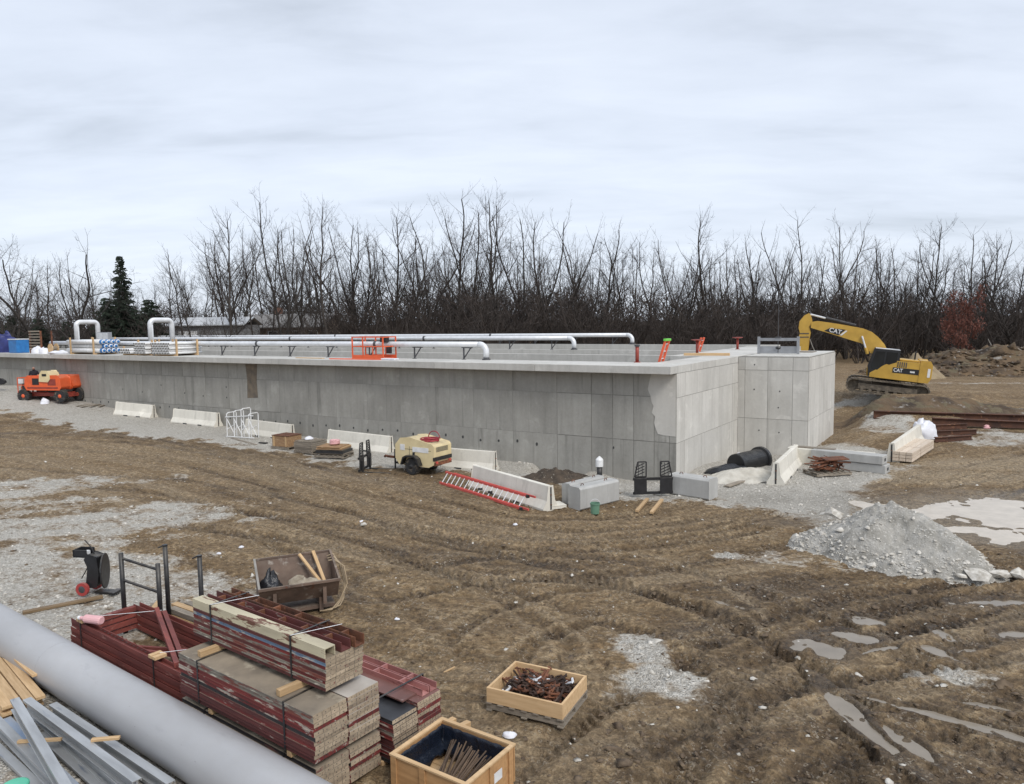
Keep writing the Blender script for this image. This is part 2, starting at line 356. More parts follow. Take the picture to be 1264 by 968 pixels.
# hollows that hold water: photo point, half sizes, turn, level above hollow floor
PUD = [(1012, 797, .34, .52, 35, .05), (1058, 785, .40, .24, -20, .045), (1073, 765, .26, .20, -40, .04), (1152, 800, .16, .40, 25, .045), (1165, 782, .14, .25, 0, .04),
       (1055, 880, .17, .95, 6, .05), (1190, 890, 1.25, .12, -37, .05), (1118, 912, .13, .5, 15, .045), (1232, 742, .8, .22, 0, .045), (1258, 782, .4, .2, 0, .04), (1215, 868, .35, .12, -20, .04), (1085, 800, .5, .13, 25, .04), (905, 745, .12, .4, 45, .03), (1195, 800, .28, .12, 20, .04)]
BIG = (1215, 640, 4.6, 2.6, -20, .05)
PLEV = []
for (px, py, a, b, t, lv) in PUD+[BIG]:
    p = G(px, py); c, s = math.cos(R(t)), math.sin(R(t)); dx = X-p[0]; dy = Y-p[1]
    n_ = .22 if a < 2 else .35
    q = np.hypot((dx*c+dy*s)/a, (-dx*s+dy*c)/b)+(n_+.1)*fbm(X*(2.8 if a < 2 else .6), Y*(2.8 if a < 2 else .6), 4, 44)
    k = 1-sm(.75, 1.3, q); flat = float(gz(p[0], p[1]))-.015
    tgt = flat-.06+.03*fbm(X*5, Y*5, 3, 46) if a < 2 else flat-.068+.050*fbm(X*1.1, Y*1.1, 4, 47)
    Z = np.where((q > .95) & (q < 1.7), np.maximum(Z, flat-.012+.02*sm(.95, 1.4, q)), Z); Z = Z*(1-k)+tgt*k; wet = np.maximum(wet, .9*(1-sm(1.0, 1.9, q))); tan = np.maximum(tan*(1-.6*(1-sm(1.1, 2.0, q))*(a < 2)), .5*(1-sm(.8, 1.15, q))*(a < 2)); PLEV.append((p, a, b, t, flat-.030-.0016*len(PLEV)))
    if a > 2: tan = np.maximum(tan, 1.2*(1-sm(1.0, 1.5, q)))
nA = len(ang); nR = len(rad)
jj, ii = np.meshgrid(np.arange(nA-1), np.arange(nR-1)); b0 = (ii*nA+jj).ravel()
FQ = np.stack([b0, b0+1, b0+nA+1, b0+nA], 1)[:, ::-1]
def ground_mat():
    t = NT('mud_and_crushed_stone'); tc = t.n('ShaderNodeTexCoord'); v = tc.outputs['Object']
    at = t.n('ShaderNodeAttribute', attribute_name='gm'); sp = t.n('ShaderNodeSeparateColor'); t.l(at.outputs['Color'], sp.inputs[0])
    gv, wt, dk = sp.outputs; tn = at.outputs['Alpha']
    n1 = t.noise(v, .9, 5, .62, .4); n2 = t.noise(v, 6, 6, .68); n3 = t.noise(v, 38, 3, .65)
    fl = t.n('ShaderNodeAttribute', attribute_name='flow'); n4 = t.noise(t.mapping(fl.outputs['Vector'], (1.6, 8, 1)), 1.0, 5, .68, .3); n5 = t.noise(t.mapping(fl.outputs['Vector'], (9, 20, 4)), 1.0, 3, .65, .5)
    nb = n2; n2 = t.math('ADD', t.math('MULTIPLY', n2, .60), t.math('ADD', t.math('MULTIPLY', n4, .28), t.math('MULTIPLY', n5, .12)))
    n2 = t.math('ADD', t.math('MULTIPLY', t.math('SUBTRACT', n2, .5), 1.45), .5)
    dry = t.ramp(t.math('ADD', t.math('MULTIPLY', n1, .35), t.math('MULTIPLY', n2, .65)), [(.34, (.092, .056, .027)), (.50, (.210, .142, .074)), (.66, (.375, .280, .162))])
    drk = t.ramp(n2, [(.32, (.024, .0150, .0080)), (.68, (.115, .074, .039))])
    tnc = t.ramp(n2, [(.28, (.21, .152, .088)), (.72, (.42, .335, .225))])
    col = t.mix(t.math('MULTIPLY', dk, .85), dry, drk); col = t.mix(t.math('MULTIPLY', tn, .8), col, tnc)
    # clods: each lump of clay has its own dampness
    dv = t.n('ShaderNodeVectorMath', operation='ADD'); nv = t.n('ShaderNodeTexNoise'); nv.inputs['Scale'].default_value = 5; t.l(v, nv.inputs['Vector']); sv_ = t.n('ShaderNodeVectorMath', operation='SCALE'); sv_.inputs['Scale'].default_value = .22; t.l(nv.outputs['Color'], sv_.inputs[0]); t.l(v, dv.inputs[0]); t.l(sv_.outputs[0], dv.inputs[1])
    fv = t.n('ShaderNodeVectorMath', operation='ADD'); t.l(fl.outputs['Vector'], fv.inputs[0]); t.l(sv_.outputs[0], fv.inputs[1])
    for src, sc_, lo_c, hi_c, amt in ((t.mapping(fv.outputs[0], (1.2, 6.5, 5)), 1, .75, 1.15, .4), (dv.outputs[0], 11, .66, 1.2, .5), (dv.outputs[0], 27, .62, 1.28, .6)):
        vc = t.n('ShaderNodeTexVoronoi'); vc.inputs['Scale'].default_value = sc_; t.l(src, vc.inputs['Vector']); cc = t.n('ShaderNodeSeparateColor'); t.l(vc.outputs['Color'], cc.inputs[0])
        col = t.mix(amt, col, t.mix(1.0, col, t.ramp(cc.outputs[2], [(.1, (lo_c,)*3), (.9, (hi_c,)*3)]), 'MULTIPLY'))
    pit = t.step(t.noise(v, 10, 6, .72, .6), .43, .52); col = t.mix(t.math('ADD', t.math('MULTIPLY', t.step(n1, .40, .62), .55), .25), col, t.mix(1.0, col, t.ramp(pit, [(0, (.50, .47, .44)), (1, (1.12, 1.12, 1.12))]), 'MULTIPLY'))
    # crumbs: pale grit and straw flecks lying in the clay
    vo = t.n('ShaderNodeTexVoronoi'); vo.inputs['Scale'].default_value = 26; t.l(v, vo.inputs['Vector'])
    sc = t.n('ShaderNodeSeparateColor'); t.l(vo.outputs['Color'], sc.inputs[0])
    grit = t.math('MULTIPLY', t.step(sc.outputs[0], .86, .90), t.step(vo.outputs['Distance'], .42, .30))
    grit = t.math('MULTIPLY', grit, t.step(t.noise(v, 1.3, 4), .42, .62)); col = t.mix(t.math('MULTIPLY', grit, .75), col, (.36, .31, .24))
    # crushed stone
    v2 = t.n('ShaderNodeTexVoronoi'); v2.inputs['Scale'].default_value = 30; t.l(v, v2.inputs['Vector']); s2 = t.n('ShaderNodeSeparateColor'); t.l(v2.outputs['Color'], s2.inputs[0])
    st = t.ramp(s2.outputs[1], [(0, (.24, .215, .175)), (.5, (.52, .49, .43)), (1, (.76, .735, .675))])
    st = t.mix(.5, st, t.ramp(n2, [(.3, (.26, .225, .175)), (.7, (.62, .59, .525))]))
    f = t.step(t.math('ADD', gv, t.math('ADD', t.math('MULTIPLY', t.math('SUBTRACT', n2, .5), 1.3), t.math('MULTIPLY', t.math('SUBTRACT', n1, .5), 1.0))), .28, .74)
    col = t.mix(f, col, st)
    col = t.mix(t.math('MULTIPLY', wt, .75), col, t.mix(1.0, col, (.55, .53, .50), 'MULTIPLY'))
    t.l(col, t.b.inputs['Base Color'])
    r0 = t.math('SUBTRACT', .92, t.math('MULTIPLY', wt, .52)); r1 = t.math('SUBTRACT', r0, t.math('MULTIPLY', t.math('MULTIPLY', dk, t.step(n1, .42, .6)), .42)); t.l(r1, t.b.inputs['Roughness'])
    t.b.inputs['Specular IOR Level'].default_value = .35
    h = t.math('ADD', t.math('MULTIPLY', nb, 1.0), t.math('MULTIPLY', n3, .35)); h = t.math('ADD', h, t.math('MULTIPLY', v2.outputs['Distance'], t.math('MULTIPLY', f, -.5)))
    t.bump(h, 1.0, .085); return t.m
gme = npmesh('ground', np.stack([X, Y, Z], 1), FQ, ground_mat(), True)
fa = gme.attributes.new('flow', 'FLOAT_VECTOR', 'POINT'); fa.data.foreach_set('vector', np.stack([MS+.1*nz1, MD+.08*nz1, Z], 1).astype(np.float32).ravel())
ca = gme.color_attributes.new('gm', 'FLOAT_COLOR', 'POINT')
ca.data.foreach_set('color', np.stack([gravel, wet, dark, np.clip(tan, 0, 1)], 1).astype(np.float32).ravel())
tag(link('ground', gme), kind='structure')
# water lying in the hollows
def water_mat(name, col, rough):
    t = NT(name); v = t.objvec(); t.l(t.ramp(t.noise(v, 2.5, 4), [(.3, col), (.7, tuple(q*1.25 for q in col))]), t.b.inputs['Base Color']); t.b.inputs['Roughness'].default_value = rough; t.b.inputs['IOR'].default_value = 1.33
    t.bump(t.noise(v, 9, 2), .06, .01); t.b.inputs['Alpha'].default_value = .78 if rough < .08 else .88; return t.m
WM = water_mat('muddy_water', (.27, .235, .19), .04); WM2 = water_mat('milky_water', (.50, .435, .35), .10)
for k, (p, a, b, t, lev) in enumerate(PLEV):
    N = 48; c, s = math.cos(R(t)), math.sin(R(t)); pts = [(0, 0, 0)]; e = 1.42 if a < 2 else 1.3
    for i in range(N):
        w = 2*math.pi*i/N; x_, y_ = a*e*math.cos(w), b*e*math.sin(w); pts.append((x_*c-y_*s, x_*s+y_*c, 0))
    m = MB().add(pts, [(0, i+1, (i+1) % N+1) for i in range(N)])
    o = m.build('puddle', WM2 if k == len(PLEV)-1 else WM, None, Matrix.Translation((p[0], p[1], lev))); tag(o, kind='structure')
# loose stone and clay crumbs
rng = np.random.default_rng(3)
ico = np.array([(0, 0, 1), (.9, 0, .3), (.28, .85, .3), (-.72, .53, .3), (-.72, -.53, .3), (.28, -.85, .3), (.72, .53, -.4), (-.28, .85, -.4), (-.9, 0, -.4), (-.28, -.85, -.4), (.72, -.53, -.4), (0, 0, -.9)])
icf = [(0, 1, 2), (0, 2, 3), (0, 3, 4), (0, 4, 5), (0, 5, 1), (1, 6, 2), (2, 6, 7), (2, 7, 3), (3, 7, 8), (3, 8, 4), (4, 8, 9), (4, 9, 5), (5, 9, 10), (5, 10, 1), (1, 10, 6)]
def scatter(name, P, size, mat, parent=None, flat=.7):
    n = len(P); V = np.repeat(ico[None], n, 0)*(1+.5*rng.standard_normal((n, 12, 1))).clip(.4, 1.9)
    s3 = size[:, None]*np.stack([rng.uniform(.7, 1.3, n), rng.uniform(.7, 1.3, n), rng.uniform(.5, 1, n)*flat], 1); V = V*s3[:, None, :]
    a = rng.uniform(0, 6.28, n); c, s = np.cos(a)[:, None], np.sin(a)[:, None]
    x = V[..., 0]*c-V[..., 1]*s; y = V[..., 0]*s+V[..., 1]*c; V = np.stack([x, y, V[..., 2]], 2)+P[:, None, :]
    Fc = (np.array(icf)[None]+(np.arange(n)*12)[:, None, None]).reshape(-1, 3)
    o = link(name, npmesh(name, V.reshape(-1, 3), Fc, mat), parent); return tag(o, kind='stuff')
M_STONE = pm('crushed_limestone', (.66, .63, .57), (.33, .30, .25), 9, .9, bump=.5, bscale=60)
M_CLOD = pm('clay_clods', (.17, .122, .076), (.07, .048, .031), 7, .85, bump=.6, bscale=40)
def seeds(n, wgt, rmax):
    w = wgt*(RR.ravel() < rmax)*(np.abs(AA.ravel()) < R(44)); area = RR.ravel()**1.1; w = w*area; w = w/w.sum()
    i = rng.choice(len(X), n, p=w); return np.stack([X[i]+rng.normal(0, .03, n), Y[i]+rng.normal(0, .03, n), Z[i]], 1)
P = seeds(9000, np.clip(gravel-.25, 0, 1)+.02, 40); tag(scatter('loose_stone', P, rng.lognormal(-3.75, .45, 9000), M_STONE), 'loose grey crushed stone scattered over the yard', 'stone')
P = seeds(9000, (1-gravel)*(.08+dark)*(wet < .6), 30); tag(scatter('clay_crumbs', P, rng.lognormal(-4.0, .5, 9000), M_CLOD), 'brown clay crumbs churned up by machine tracks', 'clay')
# heaps
def heap(name, label, cat, centre, rx, ry, h, a, mat, seed, rough=.12, n=120, sharp=1.0, bumps=()):
    g = np.linspace(-1.25, 1.25, n); gx, gy = np.meshgrid(g, g); px, py = (gx*rx).ravel(), (gy*ry).ravel()
    q = np.hypot(gx, gy).ravel()+.16*fbm(px/rx*1.6, py/ry*1.6, 4, seed)
    z = h*np.clip(1-q, -.3, 1)**1.0*sharp
    z = h*np.where(q < 1, (1-q)**.9, -(q-1)*1.0)
    for (bx, by, br, bh) in bumps: z = z+bh*np.exp(-(((px-bx)/br)**2+((py-by)/br)**2))*(q < 1.1)
    z = z+rough*h*fbm(px*(1.4 if rx < 4 else .6), py*(1.4 if rx < 4 else .6), 5, seed+3, .56)*np.clip(1.2-q, 0, 1)+.03*(1-np.abs(fbm(px*5, py*5, 3, seed+9)))*(q < 1.1)
    c, s = math.cos(a), math.sin(a); wx_, wy_ = centre[0]+px*c-py*s, centre[1]+px*s+py*c
    z = z+gz(wx_, wy_)-gz(centre[0], centre[1])
    jj, ii = np.meshgrid(np.arange(n-1), np.arange(n-1)); b0 = (ii*n+jj).ravel(); fq = np.stack([b0, b0+1, b0+n+1, b0+n], 1)
    o = link(name, npmesh(name, np.stack([px, py, z], 1), fq, mat, True), None, TR(zg(centre), a)); tag(o, label, cat); return o, px, py, z, q
M_PILE = pm('damp_limestone_screenings', (.43, .41, .37), (.24, .226, .195), 2.2, .92, bump=.9, bscale=22, bdist=.05, spots=((.52, .50, .455), 14, .56, .64))
pc = .5*(G(990, 665)+G(1222, 722))
pile, hx, hy, hz, hq = heap('gravel_pile', 'pale grey heap of crushed stone beside the milky puddle', 'gravel pile', pc+Vector((.25, .45, 0)), 2.55, 1.6, 1.25, R(-48), M_PILE, 5, .13, 190, bumps=((-.9, .1, .8, .12), (1.5, 0, .7, .1)))
i = rng.choice(len(hx), 2600, p=(hq < 1.1)*(.25+(hq > .75))/np.sum((hq < 1.1)*(.25+(hq > .75))))
o = scatter('loose_rock', np.stack([hx[i], hy[i], hz[i]], 1), rng.lognormal(-3.95, .6, 2600), M_STONE, pile)
for k, (lx, ly, lz, sc) in enumerate([(-1.4, -.75, .12, .22), (.2, -1.35, .05, .16), (2.2, -.6, .15, .3), (2.5, -.1, .1, .25), (-2.2, -.5, .05, .2), (-1.75, .55, .62, .24), (2.75, .4, .05, .22), (-.4, -1.3, .1, .15)]):
    V = ico*(1+.25*rng.standard_normal((12, 1)))*np.array([1.2, .8, .6])*sc
    o = MB().add([tuple(q) for q in V], icf).build('rock', M_STONE, pile, TR((lx, ly, lz), k*1.3), bevel=0)
M_DIRT = pm('dug_subsoil', (.165, .108, .057), (.038, .026, .017), .55, .95, bump=.9, bscale=6, bdist=.12, spots=((.30, .28, .25), 1.3, .60, .68), spots2=((.12, .095, .055), .8, .55, .6))
M_SAND = pm('tan_sand', (.33, .26, .16), (.22, .165, .10), 1.5, .95, bump=.6, bscale=14, bdist=.05)
dmo, dx_, dy_, dz_, dq_ = heap('dirt_mound', 'long dark spoil mound of dug earth at the right edge', 'dirt mound', (42.5, 63.5), 11.5, 5.0, 1.95, R(-8), M_DIRT, 31, .17, 190, bumps=((-5, 0, 2, .6), (-1, -1, 1.6, .5), (4, 0, 2.2, .7)))
i = rng.choice(len(dx_), 1800, p=(dq_ < 1.1)/np.sum(dq_ < 1.1)); scatter('earth_clod', np.stack([dx_[i], dy_[i], dz_[i]], 1), rng.lognormal(-2.0, .5, 1800), M_DIRT, dmo)
heap('sand_heap', 'small tan sand heap just behind the excavator', 'sand heap', (32.2, 59.5), 2.2, 1.9, 1.9, 0, M_SAND, 37, .12, 60)
heap('gravel_heap', 'low pale crushed stone bank in front of the culvert pipe', 'gravel heap', tuple(gr(918, 589)[:2]), 1.7, .8, .38, R(22), pm('pale_screenings', (.60, .57, .50), (.42, .39, .33), 2.5, .92, bump=.8, bscale=24, bdist=.04), 71, .12, 60)
heap('earth_bank', 'low rough bank of dark earth behind the rusty beams', 'earth bank', tuple(gr(1185, 503)[:2]), 7.0, 1.5, .55, R(-6), M_DIRT, 83, .35, 110)
heap('earth_bank', 'short rough earth bank below the excavator tracks', 'earth bank', tuple(gr(1085, 500)[:2]), 3.2, 1.2, .45, R(8), M_DIRT, 87, .35, 70)
# ================================================================== MATERIALS USED BY MANY THINGS
def concrete(name, a, b, rv=.09, stain=.5):
    t = NT(name); v = t.objvec()
    n1 = t.noise(v, .55, 6, .6); n2 = t.noise(t.mapping(v, (2.2, 2.2, .28)), 1.2, 6, .62); n3 = t.noise(v, 7, 6, .65)
    col = t.ramp(t.math('ADD', t.math('MULTIPLY', n1, .45), t.math('ADD', t.math('MULTIPLY', n2, .35), t.math('MULTIPLY', n3, .2))), [(.33, b), (.66, a)])
    f = t.math('MULTIPLY', t.step(t.noise(t.mapping(v, (3.2, 3.2, .22)), 1.0, 6, .6), .56, .74), stain); col = t.mix(f, col, tuple(q*.55 for q in b))
    f = t.math('MULTIPLY', t.step(t.noise(v, 1.1, 6, .62, .5), .60, .68), .35); col = t.mix(f, col, tuple(min(1, q*1.25) for q in a))
    f = t.math('MULTIPLY', t.step(t.noise(v, 42, 3), .66, .72), .5); col = t.mix(f, col, tuple(q*.5 for q in b))
    hs = t.n('ShaderNodeHueSaturation'); t.l(col, hs.inputs['Color']); t.l(t.math('ADD', t.math('MULTIPLY', t.rand, 2*rv), 1-rv), hs.inputs['Value'])
    t.l(hs.outputs[0], t.b.inputs['Base Color']); t.b.inputs['Roughness'].default_value = .85; t.b.inputs['Specular IOR Level'].default_value = .3
    t.bump(t.math('ADD', n3, t.math('MULTIPLY', t.noise(v, 60, 3), .4)), .25, .02); return t.m
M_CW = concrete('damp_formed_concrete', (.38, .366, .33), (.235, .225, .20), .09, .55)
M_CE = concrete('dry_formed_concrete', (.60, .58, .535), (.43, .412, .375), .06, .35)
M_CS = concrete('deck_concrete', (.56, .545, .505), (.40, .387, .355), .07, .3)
M_PATCH = concrete('sacked_concrete_patch', (.57, .545, .495), (.44, .42, .38), .03, .2)
M_JNT = concrete('stained_form_joint', (.26, .248, .22), (.17, .16, .142), .03, .3)
M_STAIN = pm('brown_form_stain', (.21, .165, .115), (.12, .10, .08), 3, .85)
M_BAR = concrete('barrier_concrete', (.76, .725, .64), (.56, .53, .46), .05, .4)
M_BLK = concrete('block_concrete', (.48, .475, .455), (.33, .325, .305), .06, .4)
M_HOLE = pm('dark_grout', (.07, .07, .068), (.035, .035, .034), 20, .9)
M_GALV = pm('galvanized_pipe', (.76, .77, .78), (.62, .63, .64), 2.5, .40, .15, bump=.05, spots=((.36, .35, .34), 9, .66, .74))
M_WHITE = pm('white_plastic', (.78, .78, .77), (.62, .62, .61), 4, .4, bump=.05)
M_BLACK = pm('black_steel', (.022, .022, .024), (.012, .012, .013), 6, .45, bump=.15, dust=((.14, .12, .09), .55))
M_RUB = pm('tyre_rubber', (.03, .03, .031), (.016, .016, .017), 8, .85, bump=.4, dust=((.17, .14, .10), .7), spots=((.13, .105, .075), 5, .55, .66))
M_DKST = pm('dark_bracket_steel', (.12, .12, .125), (.07, .07, .073), 8, .5, .5)
M_RUST = pm('rusty_steel', (.20, .075, .035), (.07, .030, .018), 5, .85, bump=.5, bscale=30, spots=((.30, .13, .06), 14, .6, .68), rv=.25)
M_RED = pm('red_painted_steel', (.33, .055, .035), (.20, .035, .025), 4, .5, bump=.1)
M_ORANGE = pm('orange_paint', (.78, .125, .035), (.62, .10, .03), 3, .42, bump=.05, spots=((.35, .10, .05), 9, .66, .72), dust=((.32, .26, .19), .5))
M_ORL = pm('orange_fibreglass', (.80, .13, .05), (.70, .11, .045), 3, .5, bump=.05)
M_WOOD = pm('fresh_lumber', (.58, .40, .22), (.43, .28, .14), 2.2, .75, bump=.35, bscale=18, stretch=(1, 12, 12), rv=.14, spots=((.30, .20, .11), 5, .62, .75))
M_WOODG = pm('weathered_lumber', (.30, .255, .20), (.17, .145, .115), 2.2, .88, bump=.5, bscale=18, stretch=(1, 12, 12), rv=.18)
M_BLUE = pm('blue_plastic', (.03, .20, .50), (.02, .13, .36), 3, .4, bump=.05)
M_TARP = pm('black_plastic_sheet', (.018, .019, .022), (.01, .01, .012), 4, .30, bump=.9, bscale=7, bdist=.04)
M_SHEET = pm('white_tarp', (.80, .80, .83), (.62, .62, .66), 3, .6, bump=.4, bscale=9, bdist=.03)
# ================================================================== THE TANK
tank = thing('concrete_tank', 'long grey cast concrete tank with overhanging deck and corner chamber', 'tank', (C0[0], C0[1], 0), -YAW)
UE = 78.0
def tb(name, u0, u1, v0, v1, z0, z1, mat, bevel=0):
    return MB().box((0, 0, 0), (abs(u1-u0), abs(v1-v0), z1-z0)).build(name, mat, tank, Matrix.Translation((-(u0+u1)/2, (v0+v1)/2, (z0+z1)/2)), bevel=bevel)
tb('wall', .012, UE, .012, .45, -1.7, 4.03, M_JNT)
tb('wall', .012, .45, .452, 8.0, -1.7, 4.03, M_JNT)
tb('wall', .452, 3.0, 20.9, 21.3, -1.7, 4.03, M_CS)
for vv_ in (7.9, 14.1, 21.0):
    tb('basin_wall', 1.2, UE, vv_, vv_+.42, -.9, 4.33 if vv_ < 20 else 4.45, M_CS)
tb('basin_floor', .46, UE, .46, 20.88, -1.0, -.9, M_CS)
# deck slabs with open joints
us = [0.0, 5.9, 11.2, 17.6, 24.0, 30.4, 36.8, 43.2, 49.6, 56.0, 62.4, 70.0, UE]
for a, b in zip(us[:-1], us[1:]):
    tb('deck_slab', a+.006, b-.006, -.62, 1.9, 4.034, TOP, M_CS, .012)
for a, b in ((1.906, 4.8), (4.812, 7.68)): tb('deck_slab', .006, 1.62, a, b, 4.034, TOP, M_CE, .012)
for a, b in ((7.69, 14.0), (14.012, 21.6)): tb('deck_slab', .006, 3.2, a, b, 4.034, TOP+.012, M_CS, .012)
# chamber
tb('chamber_wall', -3.138, -.002, 8.112, 14.6, -1.7, TOP-.02, M_JNT)
tb('chamber_top', -3.12, -.3, 8.13, 14.55, TOP-.019, TOP+.03, M_CS, .01)
tb('hatch_cover', -2.5, -1.7, 12.2, 13.2, TOP+.031, TOP+.06, M_STAIN)
# form panel fields, cast a finger's width proud of the joints
rp_ = random.Random(4)
def panel(face, a0, a1, z0, z1, mat, gap=.017, proud=.015):
    w = a1-a0-gap; h = z1-z0-gap; d = proud*rp_.uniform(.75, 1.15)
    if face == 'front': T = Matrix.Translation((-(a0+a1)/2, .012-d/2, (z0+z1)/2)); dm = (w, d, h)
    if face == 'end': T = Matrix.Translation((-.012+d/2, (a0+a1)/2, (z0+z1)/2)); dm = (d, w, h)
    if face == 'cfront': T = Matrix.Translation((-(a0+a1)/2, 8.112-d/2, (z0+z1)/2)); dm = (w, d, h)
    if face == 'cend': T = Matrix.Translation((3.138+d/2, (a0+a1)/2, (z0+z1)/2)); dm = (d, w, h)
    MB().box((0, 0, 0), dm).build('form_panel', mat, tank, T)
ue = [0.0, .28, .9, 1.75, 2.65, 3.6, 5.2, 7.4, 9.5]+[9.5+2.16*k for k in range(1, 33)]
ue = [q for q in ue if q <= UE]
for a, b in zip(ue[:-1], ue[1:]):
    g = .024 if b > 24 or b < 5.3 else .007
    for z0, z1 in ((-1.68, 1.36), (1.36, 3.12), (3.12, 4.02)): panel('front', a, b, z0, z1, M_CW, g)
ve = [.0, .42, .92, 2.95, 5.2, 7.2, 8.10]
for k, (a, b) in enumerate(zip(ve[:-1], ve[1:])):
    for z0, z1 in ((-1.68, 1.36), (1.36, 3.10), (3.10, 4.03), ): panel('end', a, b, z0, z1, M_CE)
ce = [.0, .32, 1.36, 2.46, 3.138]
for a, b in zip(ce[:-1], ce[1:]):
    for z0, z1 in ((-1.68, 1.45), (1.45, 3.70), (3.70, 4.30)): panel('cfront', -b, -a, z0, z1, M_CE)
cv = [8.112, 8.6, 9.5, 10.6, 11.7, 12.8, 13.7, 14.6]
for a, b in zip(cv[:-1], cv[1:]):
    for z0, z1 in ((-1.68, 1.45), (1.45, 3.70), (3.70, 4.30)): panel('cend', a, b, z0, z1, M_CE)
# repair patch with its ragged edge, and a rusty brown strip
pts = [(.03, 1.62), (.03, 4.0), (1.02, 4.0), (1.1, 3.7), (1.16, 3.4), (1.05, 3.15), (1.0, 2.9), (.92, 2.75), (1.0, 2.5), (.86, 2.35), (.9, 2.1), (.82, 1.85), (.74, 1.68), (.5, 1.64)]
MB().prism([(-a, z) for a, z in pts], -.0135, .004, 'y').build('repair_patch', M_PATCH, tank)
MB().prism([(-24.25, 2.1), (-25.15, 2.05), (-25.1, 3.1), (-25.2, 3.95), (-24.2, 3.98), (-24.3, 3.0)], -.0125, .004, 'y').build('brown_streak', M_STAIN, tank)
# cone tie holes
for k in range(40):
    u_ = 6.2+k*.98; z_ = .88+.06*math.sin(k*1.7)+(.25 if u_ > 30 else 0)
    m = MB(); n = 9; e = rp_.uniform(.7, 1.5)
    m.prism([(.052*math.cos(2*math.pi*i/n), .052*math.sin(2*math.pi*i/n)*(e if math.sin(2*math.pi*i/n) < 0 else 1)*1.2) for i in range(n)], -.015, .0, 'y').build('tie_hole', M_HOLE, tank, Matrix.Translation((-u_, .001, z_)))
for u_, z_ in [(.6, .55), (2.62, 1.0), (27, 2.0), (27, 2.6), (29.2, 2.0), (31, 2.1), (33.4, 2.5), (35.5, 2.0), (37.7, 2.1)]:
    MB().prism([(.035*math.cos(2*math.pi*i/9), .05*math.sin(2*math.pi*i/9)) for i in range(9)], -.015, 0, 'y').build('tie_hole', M_HOLE, tank, Matrix.Translation((-u_, .001, z_)))
for u_, z_ in [(-.75, 2.8), (-1.9, 2.75), (-.75, 3.95), (-1.85, 2.0), (-1.0, .9), (-1.9, .85)]:
    MB().prism([(.03*math.cos(2*math.pi*i/9), .035*math.sin(2*math.pi*i/9)) for i in range(9)], -.015, 0, 'y').build('tie_hole', M_HOLE, tank, Matrix.Translation((-u_, 8.101, z_)))
# ================================================================== ON THE TANK
def uvof(p): q = np.array([p[0], p[1]])-C0; return float(q@UU), float(q@VV)
def dpx(px):
    for u in np.arange(5, 70, .05):
        q = T2(u, .4, TOP)-Vector((0, 0, CAMH)); q = np.array(q)
        if 632+FPX*(q@_R)/(q@_F) < px: return float(u)
    return 70.0
def dk(u, v, z=TOP): return T2(u, v, z)
def arc(c, r, a0, a1, n, f): return [f(c[0]+r*math.cos(R(a0+(a1-a0)*i/n)), c[1]+r*math.sin(R(a0+(a1-a0)*i/n))) for i in range(n+1)]
def air_pipe(label, uA, uB, v, zc, r, couplings, brackets, base=TOP):
    # local x runs along the tank to the right, elbow at the right end
    o = thing('air_pipe', label, 'pipe', T2(uA, v, base), -YAW, 'galvanized air pipes along the tank top')
    h = zc-base; rb = .36
    pts = [(-(uB-uA), 0, h)]+[(-(uB-uA)*(1-k/8), 0, h) for k in range(1, 8)]
    m = MB().tube(pts+[(-rb, 0, h)], r, 14).build('pipe_run', M_GALV, o, smooth=True)
    MB().tube([(-rb-.05, 0, h)]+arc((-rb, h-rb), rb, 90, 0, 8, lambda x, z: (x, 0, z))+[(0, 0, .06)], r*1.03, 14).build('elbow', M_GALV, o, smooth=True)
    MB().lathe([(r*1.5, 0), (r*1.5, .06), (r*1.05, .06), (r*1.05, .12)], 14).build('flange', M_DKST, o)
    for c in couplings: MB().lathe([(r*1.25, -.07), (r*1.25, .07)], 14, TR((-(c-uA), 0, h), 0, 0, R(90))).build('coupling', M_DKST, o)
    for c in brackets:
        b = MB(); x = -(c-uA)
        b.box((x, .0, (h-r)/2), (.055, .055, h-r)); b.bar((x, 0, .05), (x+.42, 0, h-r-.02), .045, .045); b.box((x+.2, 0, h-r-.012), (.62, .07, .05)); b.box((x, 0, .012), (.16, .16, .024))
        b.build('bracket', M_DKST, o)
    return o
u1, v1 = uvof(G(617, 443, TOP)); v1 = 1.62
air_pipe('nearest long galvanized air pipe on the deck edge, elbow turned down', u1, 50, v1, 5.05, .135, (16.8, 26.1, 34, 42), [u1+1.3+3.05*k for k in range(10)])
u2, v2 = uvof(G(711, 433, TOP)); v2 = 14.3
u2 = 12.0
air_pipe('middle galvanized air pipe with elbow turned down near red ladder', u2, 66, v2, 5.05, .14, (24, 38), [u2+1.6+3.2*k for k in range(14)])
u3, v3 = uvof(G(784, 428.3, TOP)); v3 = 21.2; u3 = 11.1
air_pipe('farthest galvanized air pipe with elbow above a red riser', u3, 78, v3, 5.1, .14, (23, 40), [u3+1.5+3.2*k for k in range(16)], 4.46)
def goose(px, label, dist):
    p = D(px, 397, dist); u_, v_ = uvof(p); o = thing('gooseneck_vent', label, 'vent pipe', T2(u_, 8.1, 4.332), R(90)-YAW, 'gooseneck vents on the tank')
    w, h, r = .92, 2.35, .2; rb = .35
    MB().tube([(-w, 0, .02), (-w, 0, h-rb)]+arc((-w+rb, h-rb), rb, 180, 90, 6, lambda x, z: (x, 0, z))+arc((w-rb, h-rb), rb, 90, 0, 6, lambda x, z: (x, 0, z))+[(w, 0, .02)], r, 12).build('bent_pipe', M_GALV, o, smooth=True)
    for s in (-1, 1): MB().lathe([(r*1.5, 0), (r*1.5, .06)], 12, Matrix.Translation((s*w, 0, 0))).build('flange', M_DKST, o)
